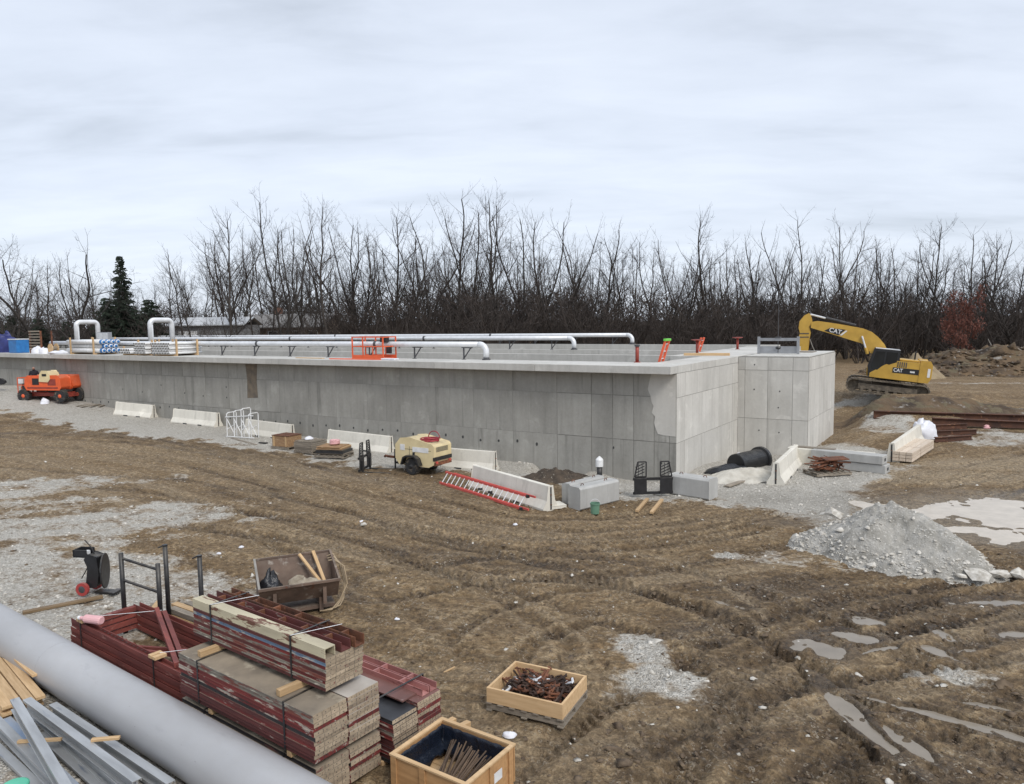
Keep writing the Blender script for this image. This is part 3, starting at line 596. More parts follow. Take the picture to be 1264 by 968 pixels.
goose(109, 'left gooseneck vent pipe, an upside down U above the deck', 66); goose(201, 'right gooseneck vent pipe, an upside down U above the white pipe bundles', 60)
# orange guard rail basket
p = dk(16.6, 1.25); o = thing('work_platform', 'orange steel guard rail platform standing on the tank deck', 'platform', p+Vector((0, 0, .0)), -YAW)
L, Wd, Hh = 2.1, .95, 1.12
for sx in (-1, 1):
    for sy in (-1, 1): MB().box((sx*L/2, sy*Wd/2, Hh/2), (.055, .055, Hh)).build('post', M_ORANGE, o)
for sy in (-1, 1):
    for z in (Hh-.03, .62): MB().bar((-L/2+.03, sy*Wd/2, z), (L/2-.03, sy*Wd/2, z), .05, .05).build('rail', M_ORANGE, o)
    MB().box((-.32, sy*Wd/2, Hh/2), (.05, .05, Hh-.1)).build('post', M_ORANGE, o); MB().box((.36, sy*Wd/2, .3), (.04, .04, .56)).build('post', M_ORANGE, o)
    MB().box((0, sy*Wd/2, .10), (L-.06, .03, .18)).build('toe_board', M_ORANGE, o)
for sx in (-1, 1):
    for z in (Hh-.03, .62): MB().bar((sx*L/2, -Wd/2+.03, z), (sx*L/2, Wd/2-.03, z), .05, .05).build('rail', M_ORANGE, o)
MB().box((0, 0, .03), (L-.08, Wd-.04, .04)).build('floor', M_ORANGE, o)
m = MB(); m.box((.55, .2, .98), (.42, .25, .3)); m.build('control_box', M_BLACK, o, bevel=.02); MB().box((.75, .3, .42), (.3, .12, .34)).build('control_box', M_BLACK, o, bevel=.02)
def board(name, label, cat, a, b, w, h, mat, lift=0.0, group=None):
    a = Vector(a); b = Vector(b); d = b-a; rz = math.atan2(d[1], d[0]); ry = -math.atan2(d[2], math.hypot(d[0], d[1]))
    o = MB().box((0, 0, 0), (d.length, w, h)).build(name, mat, None, TR((a+b)/2+Vector((0, 0, h/2+lift)), rz, 0, ry), bevel=min(w, h)*.06)
    return tag(o, label, cat, group)
board('plank', 'orange board lying on the deck left of the orange platform', 'plank', dk(19.2, .2), dk(21.3, .3), .2, .04, M_WOOD)
board('plank', 'long orange plank on the deck in front of orange platform', 'plank', dk(15.0, .1), dk(18.4, -.05), .22, .045, M_ORL)
board('plank', 'yellow timber lying on the deck by the chamber', 'plank', dk(.5, 8.4), dk(2.6, 8.0), .3, .12, M_WOOD, .012)
MB_ = MB(); MB_.box((0, 0, .04), (.9, .35, .08)); tag(MB_.build('folded_tarp', M_SHEET, None, TR(dk(14.6, .2), -YAW), bevel=.03), 'folded white sheet lying right of the orange platform', 'tarp')
def ladder(name, label, foot, head, wdir, w, rails, rung, n, mats, group=None):
    f = Vector(foot); h = Vector(head); wd = Vector(wdir).normalized()*w/2; o = thing(name, label, 'ladder', f, 0, group)
    for s in (-1, 1): MB().bar(wd*s, (h-f)+wd*s, rails[0], rails[1]).build('rail', mats[0], o)
    for k in range(n):
        c = (h-f)*((k+.5)/n); MB().tube([c-wd, c+wd], rung, 6).build('rung', mats[1], o)
    return o
wv = (VV[0], VV[1], 0)
l1 = ladder('ladder', 'orange ladder with green top rising out of tank near the deck corner', dk(3.3, 2.7, -.9), dk(1.42, 2.7, 5.22), wv, .42, (.07, .09), .02, 20, (M_ORL, M_GALV), 'orange ladders in the tank')
M_GREEN = pm('lime_green_plastic', (.18, .62, .08), (.14, .5, .06), 4, .5)
MB().box((0, 0, 0), (.12, .62, .1)).build('top_guard', M_GREEN, l1, TR(dk(1.42, 2.7, 5.24)-dk(3.3, 2.7, -.9), -YAW, 0, 0), bevel=.02)
ladder('ladder', 'plain orange ladder rising out of tank between the red valve stands', dk(5.0, 12.1, -.9), dk(3.05, 12.1, 5.12), wv, .45, (.07, .09), .02, 20, (M_ORL, M_GALV), 'orange ladders in the tank')
def stand(label, p, h, r, head):
    o = thing('valve_stand', label, 'valve stand', p, -YAW, 'red valve stands on the tank')
    MB().tube([(0, 0, .02), (0, 0, h)], r, 10).build('stem', M_RED, o, smooth=True); MB().lathe([(r*1.9, 0), (r*1.9, .03)], 10).build('foot_plate', M_RED, o)
    if head: MB().lathe([(r*1.2, h-.06), (.30, h-.015), (.30, h+.02), (r, h+.03)], 14).build('head_flange', M_RED, o)
    else: MB().lathe([(r*1.5, h-.08), (r*1.5, h)], 12).build('head_flange', M_DKST, o)
stand('near red valve stand with wide flat head behind tall orange ladder', dk(2.5, 9.6, TOP+.012), .72, .07, True)
stand('far red valve stand with wide flat head by the gate frame', dk(2.4, 16.3, TOP+.012), .68, .07, True)
stand('short red riser pipe at the deck edge below far pipe elbow', dk(2.35, 1.72), .74, .075, False)
# slide gate on the chamber
M_GATE = pm('dull_galvanized_frame', (.36, .37, .385), (.26, .265, .275), 3, .5, .4, bump=.1)
p1 = dk(-.36, 10.3, TOP+.03); p2 = dk(-2.2, 10.3, TOP+.03); o = thing('slide_gate', 'galvanized slide gate frame with stem on the corner chamber', 'gate frame', (p1+p2)/2, -YAW); w = (p2-p1).length/2
for s in (-1, 1): MB().box((s*w, 0, .42), (.11, .12, .84)).build('post', M_GATE, o)
MB().box((0, 0, .70), (2*w-.11, .10, .14)).build('top_beam', M_GATE, o); MB().box((0, .02, .20), (2*w-.11, .05, .34)).build('gate_leaf', M_GATE, o)
MB().box((0, 0, .80), (.24, .18, .06)).build('yoke', M_DKST, o); MB().tube([(0, -.03, .06), (0, -.03, 2.9)], .014, 6).build('stem', M_DKST, o); MB().lathe([(.09, .24), (.13, .30), (.09, .36)], 10).build('stem_nut', M_BLACK, o)
# goods stored on the deck at the left
def bundle(label, p, n, rows, L, r, mat, mat2, rz, hole=True):
    o = thing('pipe_bundle', label, 'pipe bundle', p, rz, 'bundles of plastic pipe on the deck')
    t = r/ .87
    pm_ = MB()
    pm_.tube([(0, -L/2, 0), (0, L/2, 0)], r, 10); pm_.m = 1; pm_.tube([(0, -L/2-.012, 0), (0, -L/2+.0, 0)], r*.66, 10); pm_.m = 2; pm_.tube([(0, -L/2+.02, 0), (0, -L/2+.28, 0)], r*1.12, 10) if mat2 else None
    me = pm_.mesh('pipe', [mat, mat2 or M_HOLE]+([mat2] if mat2 else []), True)
    for j in range(rows):
        for i in range(n-(j % 2)): link('pipe', me, o, Matrix.Translation(((i-(n-1)/2+.5*(j % 2))*2.2*r, 0, r*1.1+.1+j*1.92*r)))
    for s in (-1, 1):
        MB().box((0, s*L*.32, .05), (2.3*r*n, .1, .1)).build('bolster', M_WOOD, o)
        for q in (-1, 1): MB().box((q*(1.15*r*n+.06), s*L*.32, rows*r*1.0+.1), (.09, .09, rows*2.1*r+.25)).build('stake', M_WOOD, o)
    return o
pb = dk(32.2, .55); bundle('low stack of white plastic pipes left in the white pipe group', dk(dpx(168), .75), 7, 2, 2.2, .085, M_WHITE, None, -YAW)
bundle('tall stack of white plastic pipes between wooden stakes', dk(dpx(187), .75), 8, 5, 2.2, .075, M_WHITE, None, -YAW); bundle('wide stack of white plastic pipes at right of the white group', dk(dpx(212), .75), 12, 5, 2.2, .075, M_WHITE, None, -YAW)
o = bundle('white pipes with bright blue bell ends lying on bolsters', dk(dpx(112), .6), 4, 3, 4.6, .15, M_WHITE, M_BLUE, R(90)-YAW)
m = MB(); m.box((0, 0, .5), (1.25, .9, 1.0)); a = m.build('bin_body', M_BLUE, tb_ := thing('blue_bin', 'bright blue plastic bin on the deck at far left', 'bin', dk(dpx(26), .3), -YAW), bevel=.05); MB().box((0, 0, 1.03), (1.32, .97, .06)).build('lid_rim', M_WHITE, tb_, bevel=.02)
o = thing('crate_rack', 'brown slatted pallet rack standing on the deck right of blue bin', 'rack', dk(dpx(51), .45), -YAW)
for k in range(7): MB().box((0, -.45, .35+.21*k), (1.55, .05, .10)).build('slat', M_WOODG, o)
for s in (-1, 1):
    for q in (-1, 1): MB().box((s*.78, q*.38, .82), (.09, .09, 1.64)).build('post', M_RUST, o)
    MB().box((s*.78, 0, .1), (.08, .68, .1)).build('foot', M_RUST, o)
def lump(name, label, cat, p, dims, mat, seed, n=14, rz=0):
    g = []; f = []
    for i in range(n+1):
        th = math.pi*i/n*.5
        for k in range(n*2):
            ph = math.pi*k/n; q = 1+.22*float(fbm(np.array(ph*1.1+seed), np.array(th*2.), 3, seed)); g.append((dims[0]/2*math.cos(th)*math.cos(ph)*q, dims[1]/2*math.cos(th)*math.sin(ph)*q, dims[2]*math.sin(th)*q))
    for i in range(n):
        for k in range(n*2): j = (k+1) % (n*2); f.append((i*2*n+k, i*2*n+j, (i+1)*2*n+j, (i+1)*2*n+k))
    o = MB().add(g, f).build(name, mat, None, TR(p, rz), smooth=True); return tag(o, label, cat)
M_NAVY = pm('navy_tarp', (.02, .03, .16), (.012, .016, .09), 3, .45, bump=.6, bscale=6, bdist=.05)
lump('covered_pile', 'dark blue tarp covered pile at far left end of deck', 'tarp pile', dk(dpx(3), .7), (3.2, 1.7, 1.35), M_NAVY, 3)
for k, (u_, s_) in enumerate([(dpx(56), .5), (dpx(64), .42)]): lump('white_sack', ['white sack leaning by the foot of the pallet rack', 'smaller white sack right of the other sack'][k], 'sack', dk(u_, -.1), (.8, .6, s_), M_SHEET, 8+k, 8)
lump('white_sack', 'flat white sheet bundle lying on deck before the blue ended pipes', 'sack', dk(dpx(86), -.2), (1.7, .6, .22), M_SHEET, 12, 8)
o = thing('cable_reel', 'small wooden cable reel on the deck beside the white sacks', 'reel', dk(dpx(72), .1), -YAW)
for s in (-1, 1): MB().lathe([(.36, -.02), (.36, .02)], 16, TR((0, s*.2, .37), 0, R(90))).build('disc', M_WOOD, o)
MB().lathe([(.16, -.18), (.16, .18)], 12, TR((0, 0, .37), 0, R(90))).build('drum', M_WOODG, o)
p = D(155, 411, 66); u_, v_ = uvof(p); o = thing('electrical_cabinet', 'grey electrical cabinet standing behind the deck pipes', 'cabinet', T2(u_, 8.11, 4.332), -YAW)
m = MB().box((0, 0, .78), (1.7, .36, 1.3)).build('case', M_DKST if False else pm('grey_cabinet', (.30, .31, .33), (.24, .25, .27), 2, .5), o, bevel=.02)
for s in (-1, 1): MB().box((s*.6, 0, .065), (.1, .3, .13)).build('leg', M_DKST, o)
for s in (-1, 1): MB().box((s*.42, -.185, .78), (.8, .012, 1.2)).build('door', M_GALV, o)
# ================================================================== TREES
def frusta(segs, n):
    """many tapered tubes at once: rows of p0 p1 r0 r1"""
    A = np.array([s[0] for s in segs]); B = np.array([s[1] for s in segs]); r0 = np.array([s[2] for s in segs]); r1 = np.array([s[3] for s in segs])
    t = B-A; t = t/np.maximum(np.linalg.norm(t, axis=1, keepdims=True), 1e-6); up = np.where(np.abs(t[:, 2:3]) > .9, np.array([[1., 0, 0]]), np.array([[0, 0, 1.]]))
    a = np.cross(t, up); a /= np.linalg.norm(a, axis=1, keepdims=True); b = np.cross(t, a); V = []
    for P, r in ((A, r0), (B, r1)):
        for k in range(n):
            w = 2*math.pi*k/n; V.append(P+(a*math.cos(w)+b*math.sin(w))*r[:, None])
    V = np.stack(V, 1).reshape(-1, 3); m = len(segs); o = (np.arange(m)*2*n)[:, None]; F = []
    for k in range(n):
        j = (k+1) % n; F.append(np.concatenate([o+k, o+j, o+n+j, o+n+k], 1))
    return V, np.concatenate(F, 0)
def merge(parts):
    V = []; F = []; c = 0
    for v, f in parts: V.append(v); F.append(f+c); c += len(v)
    return np.concatenate(V), np.concatenate(F)
def grow(rg, h, stems, lean, first, ang_, kids, ratio, wig, up, rbase, rmin=.0085, maxlev=4):
    out = []
    def branch(p, d, L, r, lev):
        n = max(3, int(L/(.8 if lev < 2 else .4)))
        n = min(n, 20 if lev == 0 else 10); st = L/n; pos = [p]; 
        for i in range(n):
            d = d+rg.normal(0, wig*(1+.4*lev), 3)+np.array([0, 0, up*(1 if lev else .5)]); d = d/np.linalg.norm(d)
            q = p+d*st; f0 = 1-.72*i/n; f1 = 1-.72*(i+1)/n
            out.append((p, q, max(r*f0, rmin*.8), max(r*f1, rmin*.6), lev)); p = q
            t = (i+1)/n
            if lev < maxlev and t > (first if lev == 0 else .18):
                k = kids[min(lev, len(kids)-1)]; k = rg.poisson(k)
                for _ in range(k):
                    e = rg.normal(0, 1, 3); e -= d*np.dot(e, d); e /= np.linalg.norm(e); a = ang_*rg.uniform(.5, 1.45)
                    nd = d*math.cos(a)+e*math.sin(a); rr = r*f1*(rg.uniform(.30, .52) if lev == 0 else rg.uniform(.34, .55)); l2 = L*ratio*(1.2-t*.85)*rg.uniform(.35, 1.4)
                    if rr > .0014 and l2 > .3: branch(p, nd, l2, max(rr, rmin), lev+1)
    for s in range(stems):
        a = 2*math.pi*s/stems+rg.uniform(-.5, .5); ln = lean*rg.uniform(.6, 1.3) if stems > 1 else lean*rg.uniform(0, .6)
        branch(np.array([.12*math.cos(a)*(stems > 1), .12*math.sin(a)*(stems > 1), -.2]), np.array([math.cos(a)*ln, math.sin(a)*ln, 1.0]), h*rg.uniform(.86, 1), rbase*(1 if stems == 1 else .72), 0)
    return out
M_BARK = pm('bark', (.052, .043, .036), (.024, .020, .017), 6, .95, bump=.6, bscale=30, rv=.3)
M_TWIG = pm('bare_twigs', (.062, .048, .040), (.028, .022, .019), 2, .95, bump=0, rv=.3)
def tree_mesh(segs, name):
    tr = [s for s in segs if s[4] <= 1 and s[2] > .035]; cr = [s for s in segs if not (s[4] <= 1 and s[2] > .035)]
    vt, ft = frusta(tr, 6); big = [s for s in cr if s[2] > .03]; sml = [s for s in cr if s[2] <= .03]
    parts = [frusta(q, n) for q, n in ((big, 4), (sml, 3)) if q]
    return npmesh('trunk', vt, ft, M_BARK, True), npmesh('crown', *merge(parts), M_TWIG, True)
KIND = {'tall': dict(h=18, stems=1, lean=.06, first=.26, ang_=.78, kids=(1.7, 1.5, 1.7, 1.8), ratio=.42, wig=.07, up=.10, rbase=.18),
        'fork': dict(h=18, stems=3, lean=.26, first=.22, ang_=.74, kids=(1.2, 1.4, 1.7, 1.8), ratio=.40, wig=.07, up=.09, rbase=.21),
        'broad': dict(h=14, stems=2, lean=.45, first=.18, ang_=.85, kids=(1.0, 1.3, 1.3, 1.4), ratio=.55, wig=.12, up=.06, rbase=.28),
        'pole': dict(h=15, stems=1, lean=.12, first=.35, ang_=.6, kids=(2.0, 1.8, 1.8, 1.6), ratio=.36, wig=.06, up=.10, rbase=.11)}
TREES = {}
for kd, nv in (('tall', 3), ('fork', 3), ('broad', 2), ('pole', 3)):
    for k in range(nv):
        sg = grow(np.random.default_rng(100+k*7+len(kd)*13), **KIND[kd]); print('TREE', kd, k, len(sg)); ms = tree_mesh(sg, kd); ht = max(s[1][2] for s in sg); TREES.setdefault(kd, []).append((ms, ht))
def hor(px): return 399.7-.01424*(px-632)
def plant(px, ytop, dist, kd, k, label, group='bare trees behind the tank', rz=None):
    p = D(px, 420, dist); h = (hor(px)-ytop)/FPX*dist+6-1.25; (tm, cm), ht = TREES[kd][k % len(TREES[kd])]
    o = thing('bare_tree', label, 'tree', (p[0], p[1], float(gz(p[0], p[1]))-.05), rz if rz is not None else rnd.uniform(0, 6.28), group); s = h/ht; o.scale = (s, s, s)
    link('trunk', tm, o); link('crown', cm, o); return o
SPEC = [(22, 287, 70, 'broad', 0, 'bare leaning tree at the left edge with spreading crooked limbs'), (66, 279, 74, 'broad', 1, 'large bare spreading tree left of the evergreen'), (104, 325, 80, 'pole', 0, 'thin bare tree between spreading tree and evergreen'),
        (228, 318, 90, 'tall', 1, 'slim bare tree just right of the evergreen'), (286, 270, 84, 'tall', 0, 'tall narrow bare tree left of the big forked one'), (352, 243, 78, 'fork', 0, 'biggest bare forked tree, rising in front of the house roof'), (404, 260, 84, 'tall', 2, 'tall bare tree right of the big forked one'),
        (250, 340, 76, 'broad', 0, 'low bare crooked tree above the right gooseneck'), (312, 300, 90, 'pole', 1, 'thin bare pole tree left of the big forked one'),
        (445, 285, 92, 'fork', 1, 'bare forked tree above the orange platform, left of two'), (488, 276, 92, 'tall', 0, 'bare upright tree above the orange platform, right of two'), (528, 270, 92, 'fork', 2, 'bare forked tree left of the tallest group'),
        (566, 240, 88, 'tall', 1, 'left tree of the tallest bare group at picture centre'), (594, 231, 88, 'fork', 0, 'tallest bare tree at picture centre'), (618, 236, 92, 'tall', 2, 'right tree of the tallest bare group at picture centre'), (654, 249, 88, 'fork', 1, 'bare forked tree just right of the tallest group'), (676, 262, 94, 'tall', 0, 'bare tree second right of the tallest group'),
        (708, 272, 92, 'fork', 2, 'bare forked tree above the middle pipe elbow'), (742, 270, 94, 'tall', 1, 'bare tree above the far pipe elbow, left of two'), (768, 282, 96, 'pole', 2, 'thin bare tree above the far pipe elbow, right of two'), (806, 300, 96, 'tall', 2, 'shorter bare tree above the orange ladder with green top'),
        (842, 290, 92, 'fork', 1, 'bare forked tree left of the narrow pointed one'), (874, 258, 88, 'tall', 0, 'narrow pointed bare tree above the corner of the tank'), (905, 300, 96, 'pole', 0, 'thin bare tree right of the narrow pointed one'), (938, 282, 92, 'tall', 1, 'bare upright tree above the slide gate'),
        (992, 256, 88, 'fork', 2, 'broad bare forked tree above the excavator arm, left of two'), (1044, 258, 88, 'fork', 0, 'broad bare forked tree above the excavator arm, right of two'), (1080, 290, 94, 'pole', 1, 'thin bare tree above the excavator cab'), (1112, 286, 90, 'fork', 1, 'bare forked tree above the excavator counterweight'),
        (1142, 266, 86, 'tall', 2, 'tall bare tree left of the russet oak'), (1192, 272, 88, 'fork', 2, 'bare forked tree rising behind the russet oak'), (1222, 282, 90, 'tall', 0, 'bare tree right of the russet oak'), (1256, 288, 80, 'broad', 1, 'bare spreading tree at the right edge')]
for a in SPEC: plant(*a)
r2 = random.Random(12)
for k in range(40):
    px = 275+k*25.3+r2.uniform(-12, 12)
    plant(px, r2.uniform(278, 318), r2.uniform(88, 100), r2.choice(['tall', 'fork', 'pole']), r2.randrange(3), 'bare tree of middling height at the edge of the wood', 'middling bare trees at the edge of the wood')
for k in range(112):
    px = -30+k*12.1+r2.uniform(-9, 9); yt = r2.uniform(300, 352)+(22 if px < 260 else 0)
    plant(px, yt, r2.uniform(98, 126), r2.choice(['tall', 'fork', 'pole', 'pole', 'tall']), r2.randrange(3), 'slender bare tree standing further back in the wood', 'slender trees further back in the wood')
# undergrowth: a tangle nobody could count
sv = []
for k in range(5):
    sg = grow(np.random.default_rng(40+k), 6.5, 5, .45, .12, .7, (1.5, 1.1), .42, .10, .06, .075, .022, 2); a = [s for s in sg]; sv.append(frusta(a, 3))
parts = []; r3 = np.random.default_rng(8)
for k in range(760):
    px = r3.uniform(-120, 1390); d = r3.uniform(76, 128) if not 200 < px < 430 else r3.uniform(116, 128) if k % 4 else r3.uniform(78, 92); p = D(px, 420, d); v, f = sv[k % 5]; a = r3.uniform(0, 6.28); c, s = math.cos(a), math.sin(a); q = r3.uniform(.7, 1.45)*(.8 if px < 330 else 1.0)*(.6 if 200 < px < 430 and d < 100 else 1.0)
    w = np.stack([(v[:, 0]*c-v[:, 1]*s)*q*1.25+p[0], (v[:, 0]*s+v[:, 1]*c)*q*1.25+p[1], v[:, 2]*q+float(gz(p[0], p[1]))], 1); parts.append((w, f))
V_, F_ = merge(parts); tag(link('undergrowth', npmesh('undergrowth', V_, F_, M_TWIG)), 'tangled brown leafless undergrowth along the edge of the wood', 'undergrowth', None, 'stuff')
# wooded rise far behind
n = 160; P = []; Fh = []
for i in range(n):
    w = R(-70+140*i/(n-1)); b = float(fbm(np.array(i*.17), np.array(.3), 4, 3))
    for (rr, zz_) in ((132, .6), (150, 4.5+1.2*b), (190, 6+1.5*b), (600, 6.5)): P.append((rr*math.sin(w), rr*math.cos(w), zz_))
for i in range(n-1):
    for k in range(3): Fh.append((i*4+k, (i+1)*4+k, (i+1)*4+k+1, i*4+k+1))
M_RISE = pm('leaf_litter_and_brush', (.085, .066, .052), (.035, .028, .023), .6, 1.0, bump=1, bscale=1.4, bdist=.8)
tag(MB().add(P, Fh).build('wooded_rise', M_RISE, None, smooth=True), kind='structure')
# evergreens
M_FIR = pm('spruce_needles', (.034, .052, .030), (.013, .022, .014), 1.5, .8, bump=0, rv=.2)
def spruce_mesh(h, wd, seed):
    rg = np.random.default_rng(seed); V = []; F = []
    z = .5
    while z < h-.15:
        t = z/h; Rr = wd/2*(1-t)**.85*rg.uniform(.55, 1.2)+.15; nb = int(6+8*(1-t))
        for b in range(nb):
            a = rg.uniform(0, 6.28); L = Rr*rg.uniform(.65, 1.12); dr = -.25-.15*rg.random()
            nl = max(5, int(L*11))
            for i in range(nl):
                f = (i+.4)/nl; r = L*f; zc = z+dr*r*(1-.35*f)+.05*rg.normal(); w = .10+.20*(1-f)
                cx, cy = r*math.cos(a), r*math.sin(a)
                for s in (-1, 1):
                    aa = a+s*rg.uniform(.4, 1.1); ll = rg.uniform(.16, .36)*(1.1-.4*f); k = len(V)
                    V += [(cx, cy, zc), (cx+ll*math.cos(aa)-.06*math.sin(aa), cy+ll*math.sin(aa)+.06*math.cos(aa), zc-.12*rg.random()), (cx+ll*.7*math.cos(aa+.5), cy+ll*.7*math.sin(aa+.5), zc-.16-.1*rg.random())]; F.append((k, k+1, k+2))
        z += .20+.05*rg.random()
    return npmesh('foliage', V, F, M_FIR)
def spruce(px, ytop, dist, me, h0, label, wsc=1.0):
    p = D(px, 420, dist); h = (hor(px)-ytop)/FPX*dist+6-1.25; o = thing('spruce_tree', label, 'tree', (p[0], p[1], float(gz(p[0], p[1]))-.05), rnd.uniform(0, 6), 'dark evergreens at the left'); s = h/h0; o.scale = (s*wsc, s*wsc, s)
    MB().tube([(0, 0, -.1), (0, 0, h0*.5), (0, 0, h0*.98)], [.2, .11, .02], 7).build('trunk', M_BARK, o); link('foliage', me, o)
sm1 = spruce_mesh(13, 6.4, 1); sm2 = spruce_mesh(9, 6.5, 2)
spruce(154, 313, 82, sm1, 13, 'dark pointed evergreen, tallest of the left evergreen clump', 1.0)
spruce(134, 362, 80, sm2, 9, 'lower dark evergreen on the left side of the tall one', 1.15); spruce(186, 378, 84, sm2, 9, 'lower dark evergreen on the right side of the tall one', 1.6)
spruce(16, 384, 78, sm2, 9, 'low dark evergreen at the left edge behind blue tarp', 1.3); spruce(48, 388, 80, sm2, 9, 'low dark evergreen behind the blue bin', 1.3); spruce(83, 392, 84, sm2, 9, 'low dark evergreen behind the left gooseneck', 1.2)
# russet oak holding its dead leaves
M_LEAF = pm('dead_oak_leaves', (.20, .070, .045), (.09, .033, .024), 3, .8, bump=0)
sg = grow(np.random.default_rng(77), 7.5, 3, .35, .15, .8, (2.2, 1.8, 1.4), .5, .09, .04, .13, .012, 3); tm, cm = tree_mesh(sg, 'oak'); ht = max(s[1][2] for s in sg)
tips = np.array([s[1] for s in sg if s[4] >= 2]); rg = np.random.default_rng(5); i = rg.choice(len(tips), 4600); c = tips[i]+rg.normal(0, .22, (4600, 3)); e1 = rg.normal(0, .085, (4600, 3)); e2 = rg.normal(0, .085, (4600, 3))
lm = npmesh('leaves', np.stack([c-e1, c+e1, c+e2], 1).reshape(-1, 3), np.arange(13800).reshape(-1, 3), M_LEAF)
p = D(1186, 420, 74); o = thing('russet_oak', 'small oak with red brown dead leaves right of the excavator', 'tree', (p[0], p[1], float(gz(p[0], p[1]))), 1.0); h = (hor(1186)-352)/FPX*74+4.75; o.scale = (h/ht*.62, h/ht*.62, h/ht)
link('trunk', tm, o); cr = link('crown', cm, o); link('leaves', lm, cr)
p = D(1236, 444, 70); o = thing('fallen_tree', 'pale fallen trunk lying across the brush above the spoil mound', 'fallen tree', (p[0], p[1], float(gz(p[0], p[1]))), R(2))
M_PALE = pm('pale_bark', (.33, .31, .28), (.20, .185, .165), 4, .9); MB().tube([(-2.2, 0, 1.5), (1, 0, 1.7), (4.5, .2, 1.75)], [.04, .07, .10], 7).build('trunk', M_PALE, o); MB().tube([(-.2, .1, .0), (-.5, .1, 1.2), (-1.3, .1, 2.7)], [.10, .08, .03], 6).build('limb', M_PALE, o); MB().tube([(3.6, .2, .0), (3.7, .2, 1.7)], [.07, .05], 6).build('limb', M_PALE, o)
# ================================================================== HOUSE AMONG THE TREES
p = D(362, 412, 104); o = hs_ = thing('house', 'brown ranch house with grey roof half hidden behind bare trees', 'house', (p[0], p[1], float(gz(p[0], p[1]))), R(-6))
M_SIDE = pm('tan_siding', (.20, .15, .11), (.15, .11, .08), 2, .8); M_ROOF = pm('grey_shingles', (.23, .22, .21), (.15, .145, .14), 3, .95, bump=.8, bscale=20); M_GLS = pm('window_glass', (.03, .035, .04), (.02, .022, .026), 2, .1, bump=0)
MB().box((0, 0, 1.6), (11.5, 8, 3.2)).build('wall', M_SIDE, o); rf = MB().prism([(-4.7, 3.1), (0, 5.35), (4.7, 3.1), (4.7, 3.25), (0, 5.55), (-4.7, 3.25)], -6.2, 6.2, 'x').build('roof', M_ROOF, o)
MB().prism([(-4, 3.2), (0, 5.3), (4, 3.2)], -5.7, 5.7, 'x').build('gable', M_SIDE, o); MB().box((-2.3, .6, 5.6), (1.0, .8, 2.2)).build('chimney', pm('chimney_brick', (.20, .10, .07), (.13, .07, .05), 6, .9), rf)
for x in (-4, -1.2, 2.2, 4.4):
    wdw = MB().box((x, -4.02, 2.0), (1.3, .08, 1.2)).build('window', M_WHITE, o); MB().box((x, -4.05, 2.0), (1.1, .06, 1.0)).build('pane', M_GLS, wdw)
p = D(262, 412, 96); hs_.scale = (1, 1, .78)
o = sh_ = thing('long_shed', 'long low pale shed roof behind the right gooseneck', 'shed', (p[0], p[1], float(gz(p[0], p[1]))), R(-3))
MB().box((0, 0, 1.7), (10.5, 5, 3.4)).build('wall', pm('grey_siding', (.26, .26, .26), (.2, .2, .2), 2, .8), o); MB().prism([(-3, 3.35), (0, 4.5), (3, 3.35), (3, 3.5), (0, 4.65), (-3, 3.5)], -5.6, 5.6, 'x').build('roof', pm('pale_metal_roof', (.50, .51, .52), (.42, .43, .44), 2, .5), o)
MB().box((-2, -2.52, 1.4), (2.4, .06, 2.4)).build('door', M_WHITE, o); sh_.scale = (1, 1, .84)
# ================================================================== BARRIERS AND BLOCKS
PROF = [(-.30, 0), (-.30, .08), (-.15, .33), (-.08, .81), (.08, .81), (.15, .33), (.30, .08), (.30, 0)]
def barrier(label, a, b, sink=.03, hs=1.0, flip=0):
    """a, b: photo points of the ends of the near bottom edge"""
    A = gr(*a); B = gr(*b); d = B-A; d.z = 0; L = d.length; rz = math.atan2(d[1], d[0]); nrm = Vector((-math.sin(rz), math.cos(rz), 0))
    if nrm[1] < 0: nrm = -nrm
    c = (A+B)/2+nrm*.30; v_ = uvof(c)[1]
    if -3 < v_ and uvof(c)[0] > 0: c = c-Vector((VV[0], VV[1], 0))*max(0, v_+.45)
    zc = (A[2]+B[2])/2-sink; ry = -math.atan2(B[2]-A[2], L)
    o = thing('concrete_barrier', label, 'barrier', (c[0], c[1], zc), rz, 'concrete traffic barriers round the tank', 0, ry)
    m = MB(); n = 7
    for k in range(n):   # the body, with lifting notches in its foot
        pass
    prof = [(y*1.0, z*hs) for y, z in PROF]
    m.prism(prof, -L/2, L/2, 'x'); m.build('body', M_BAR, o, bevel=.018)
    for s in (-1, 1):
        for z in (.2, .52): MB().tube([(s*L/2-.005*s, -.03, z), (s*(L/2+.05), 0, z), (s*L/2-.005*s, .03, z)], .012, 6).build('pin_loop', M_RUST, o)
        MB().box((s*(L/2+.002), 0, .40), (.012, .06, .74)).build('key_slot', M_HOLE, o)
    for s in (-1, 1): MB().box((s*L*.17, -.296, .035), (.34, .02, .07)).build('fork_slot', M_HOLE, o)
    return o
barrier('pale concrete barrier leaning by the wall, leftmost of the row', (140, 512), (185.5, 516.5), .02)
barrier('pale concrete barrier by the wall, second from the left', (211, 521.5), (264.5, 527.5), .02)
barrier('pale concrete barrier by the wall behind the white steel racks', (300, 536), (355.5, 544), .02)
barrier('pale concrete barrier by the wall right of the loaded pallets', (402, 551), (478, 560.5), .02)
barrier('pale concrete barrier by the wall behind the air compressor', (545, 577), (607.5, 582.5), .02)
barrier('pale concrete barrier with red ladder laid against it', (578, 601), (671, 631.5), .02)
barrier('pale concrete barrier standing alone by the black culvert pipe', (968, 599), (991, 573), .02)
barrier('pale concrete barrier beside the white cut lumber at right', (1110, 571.5), (1142, 545.5), .02)
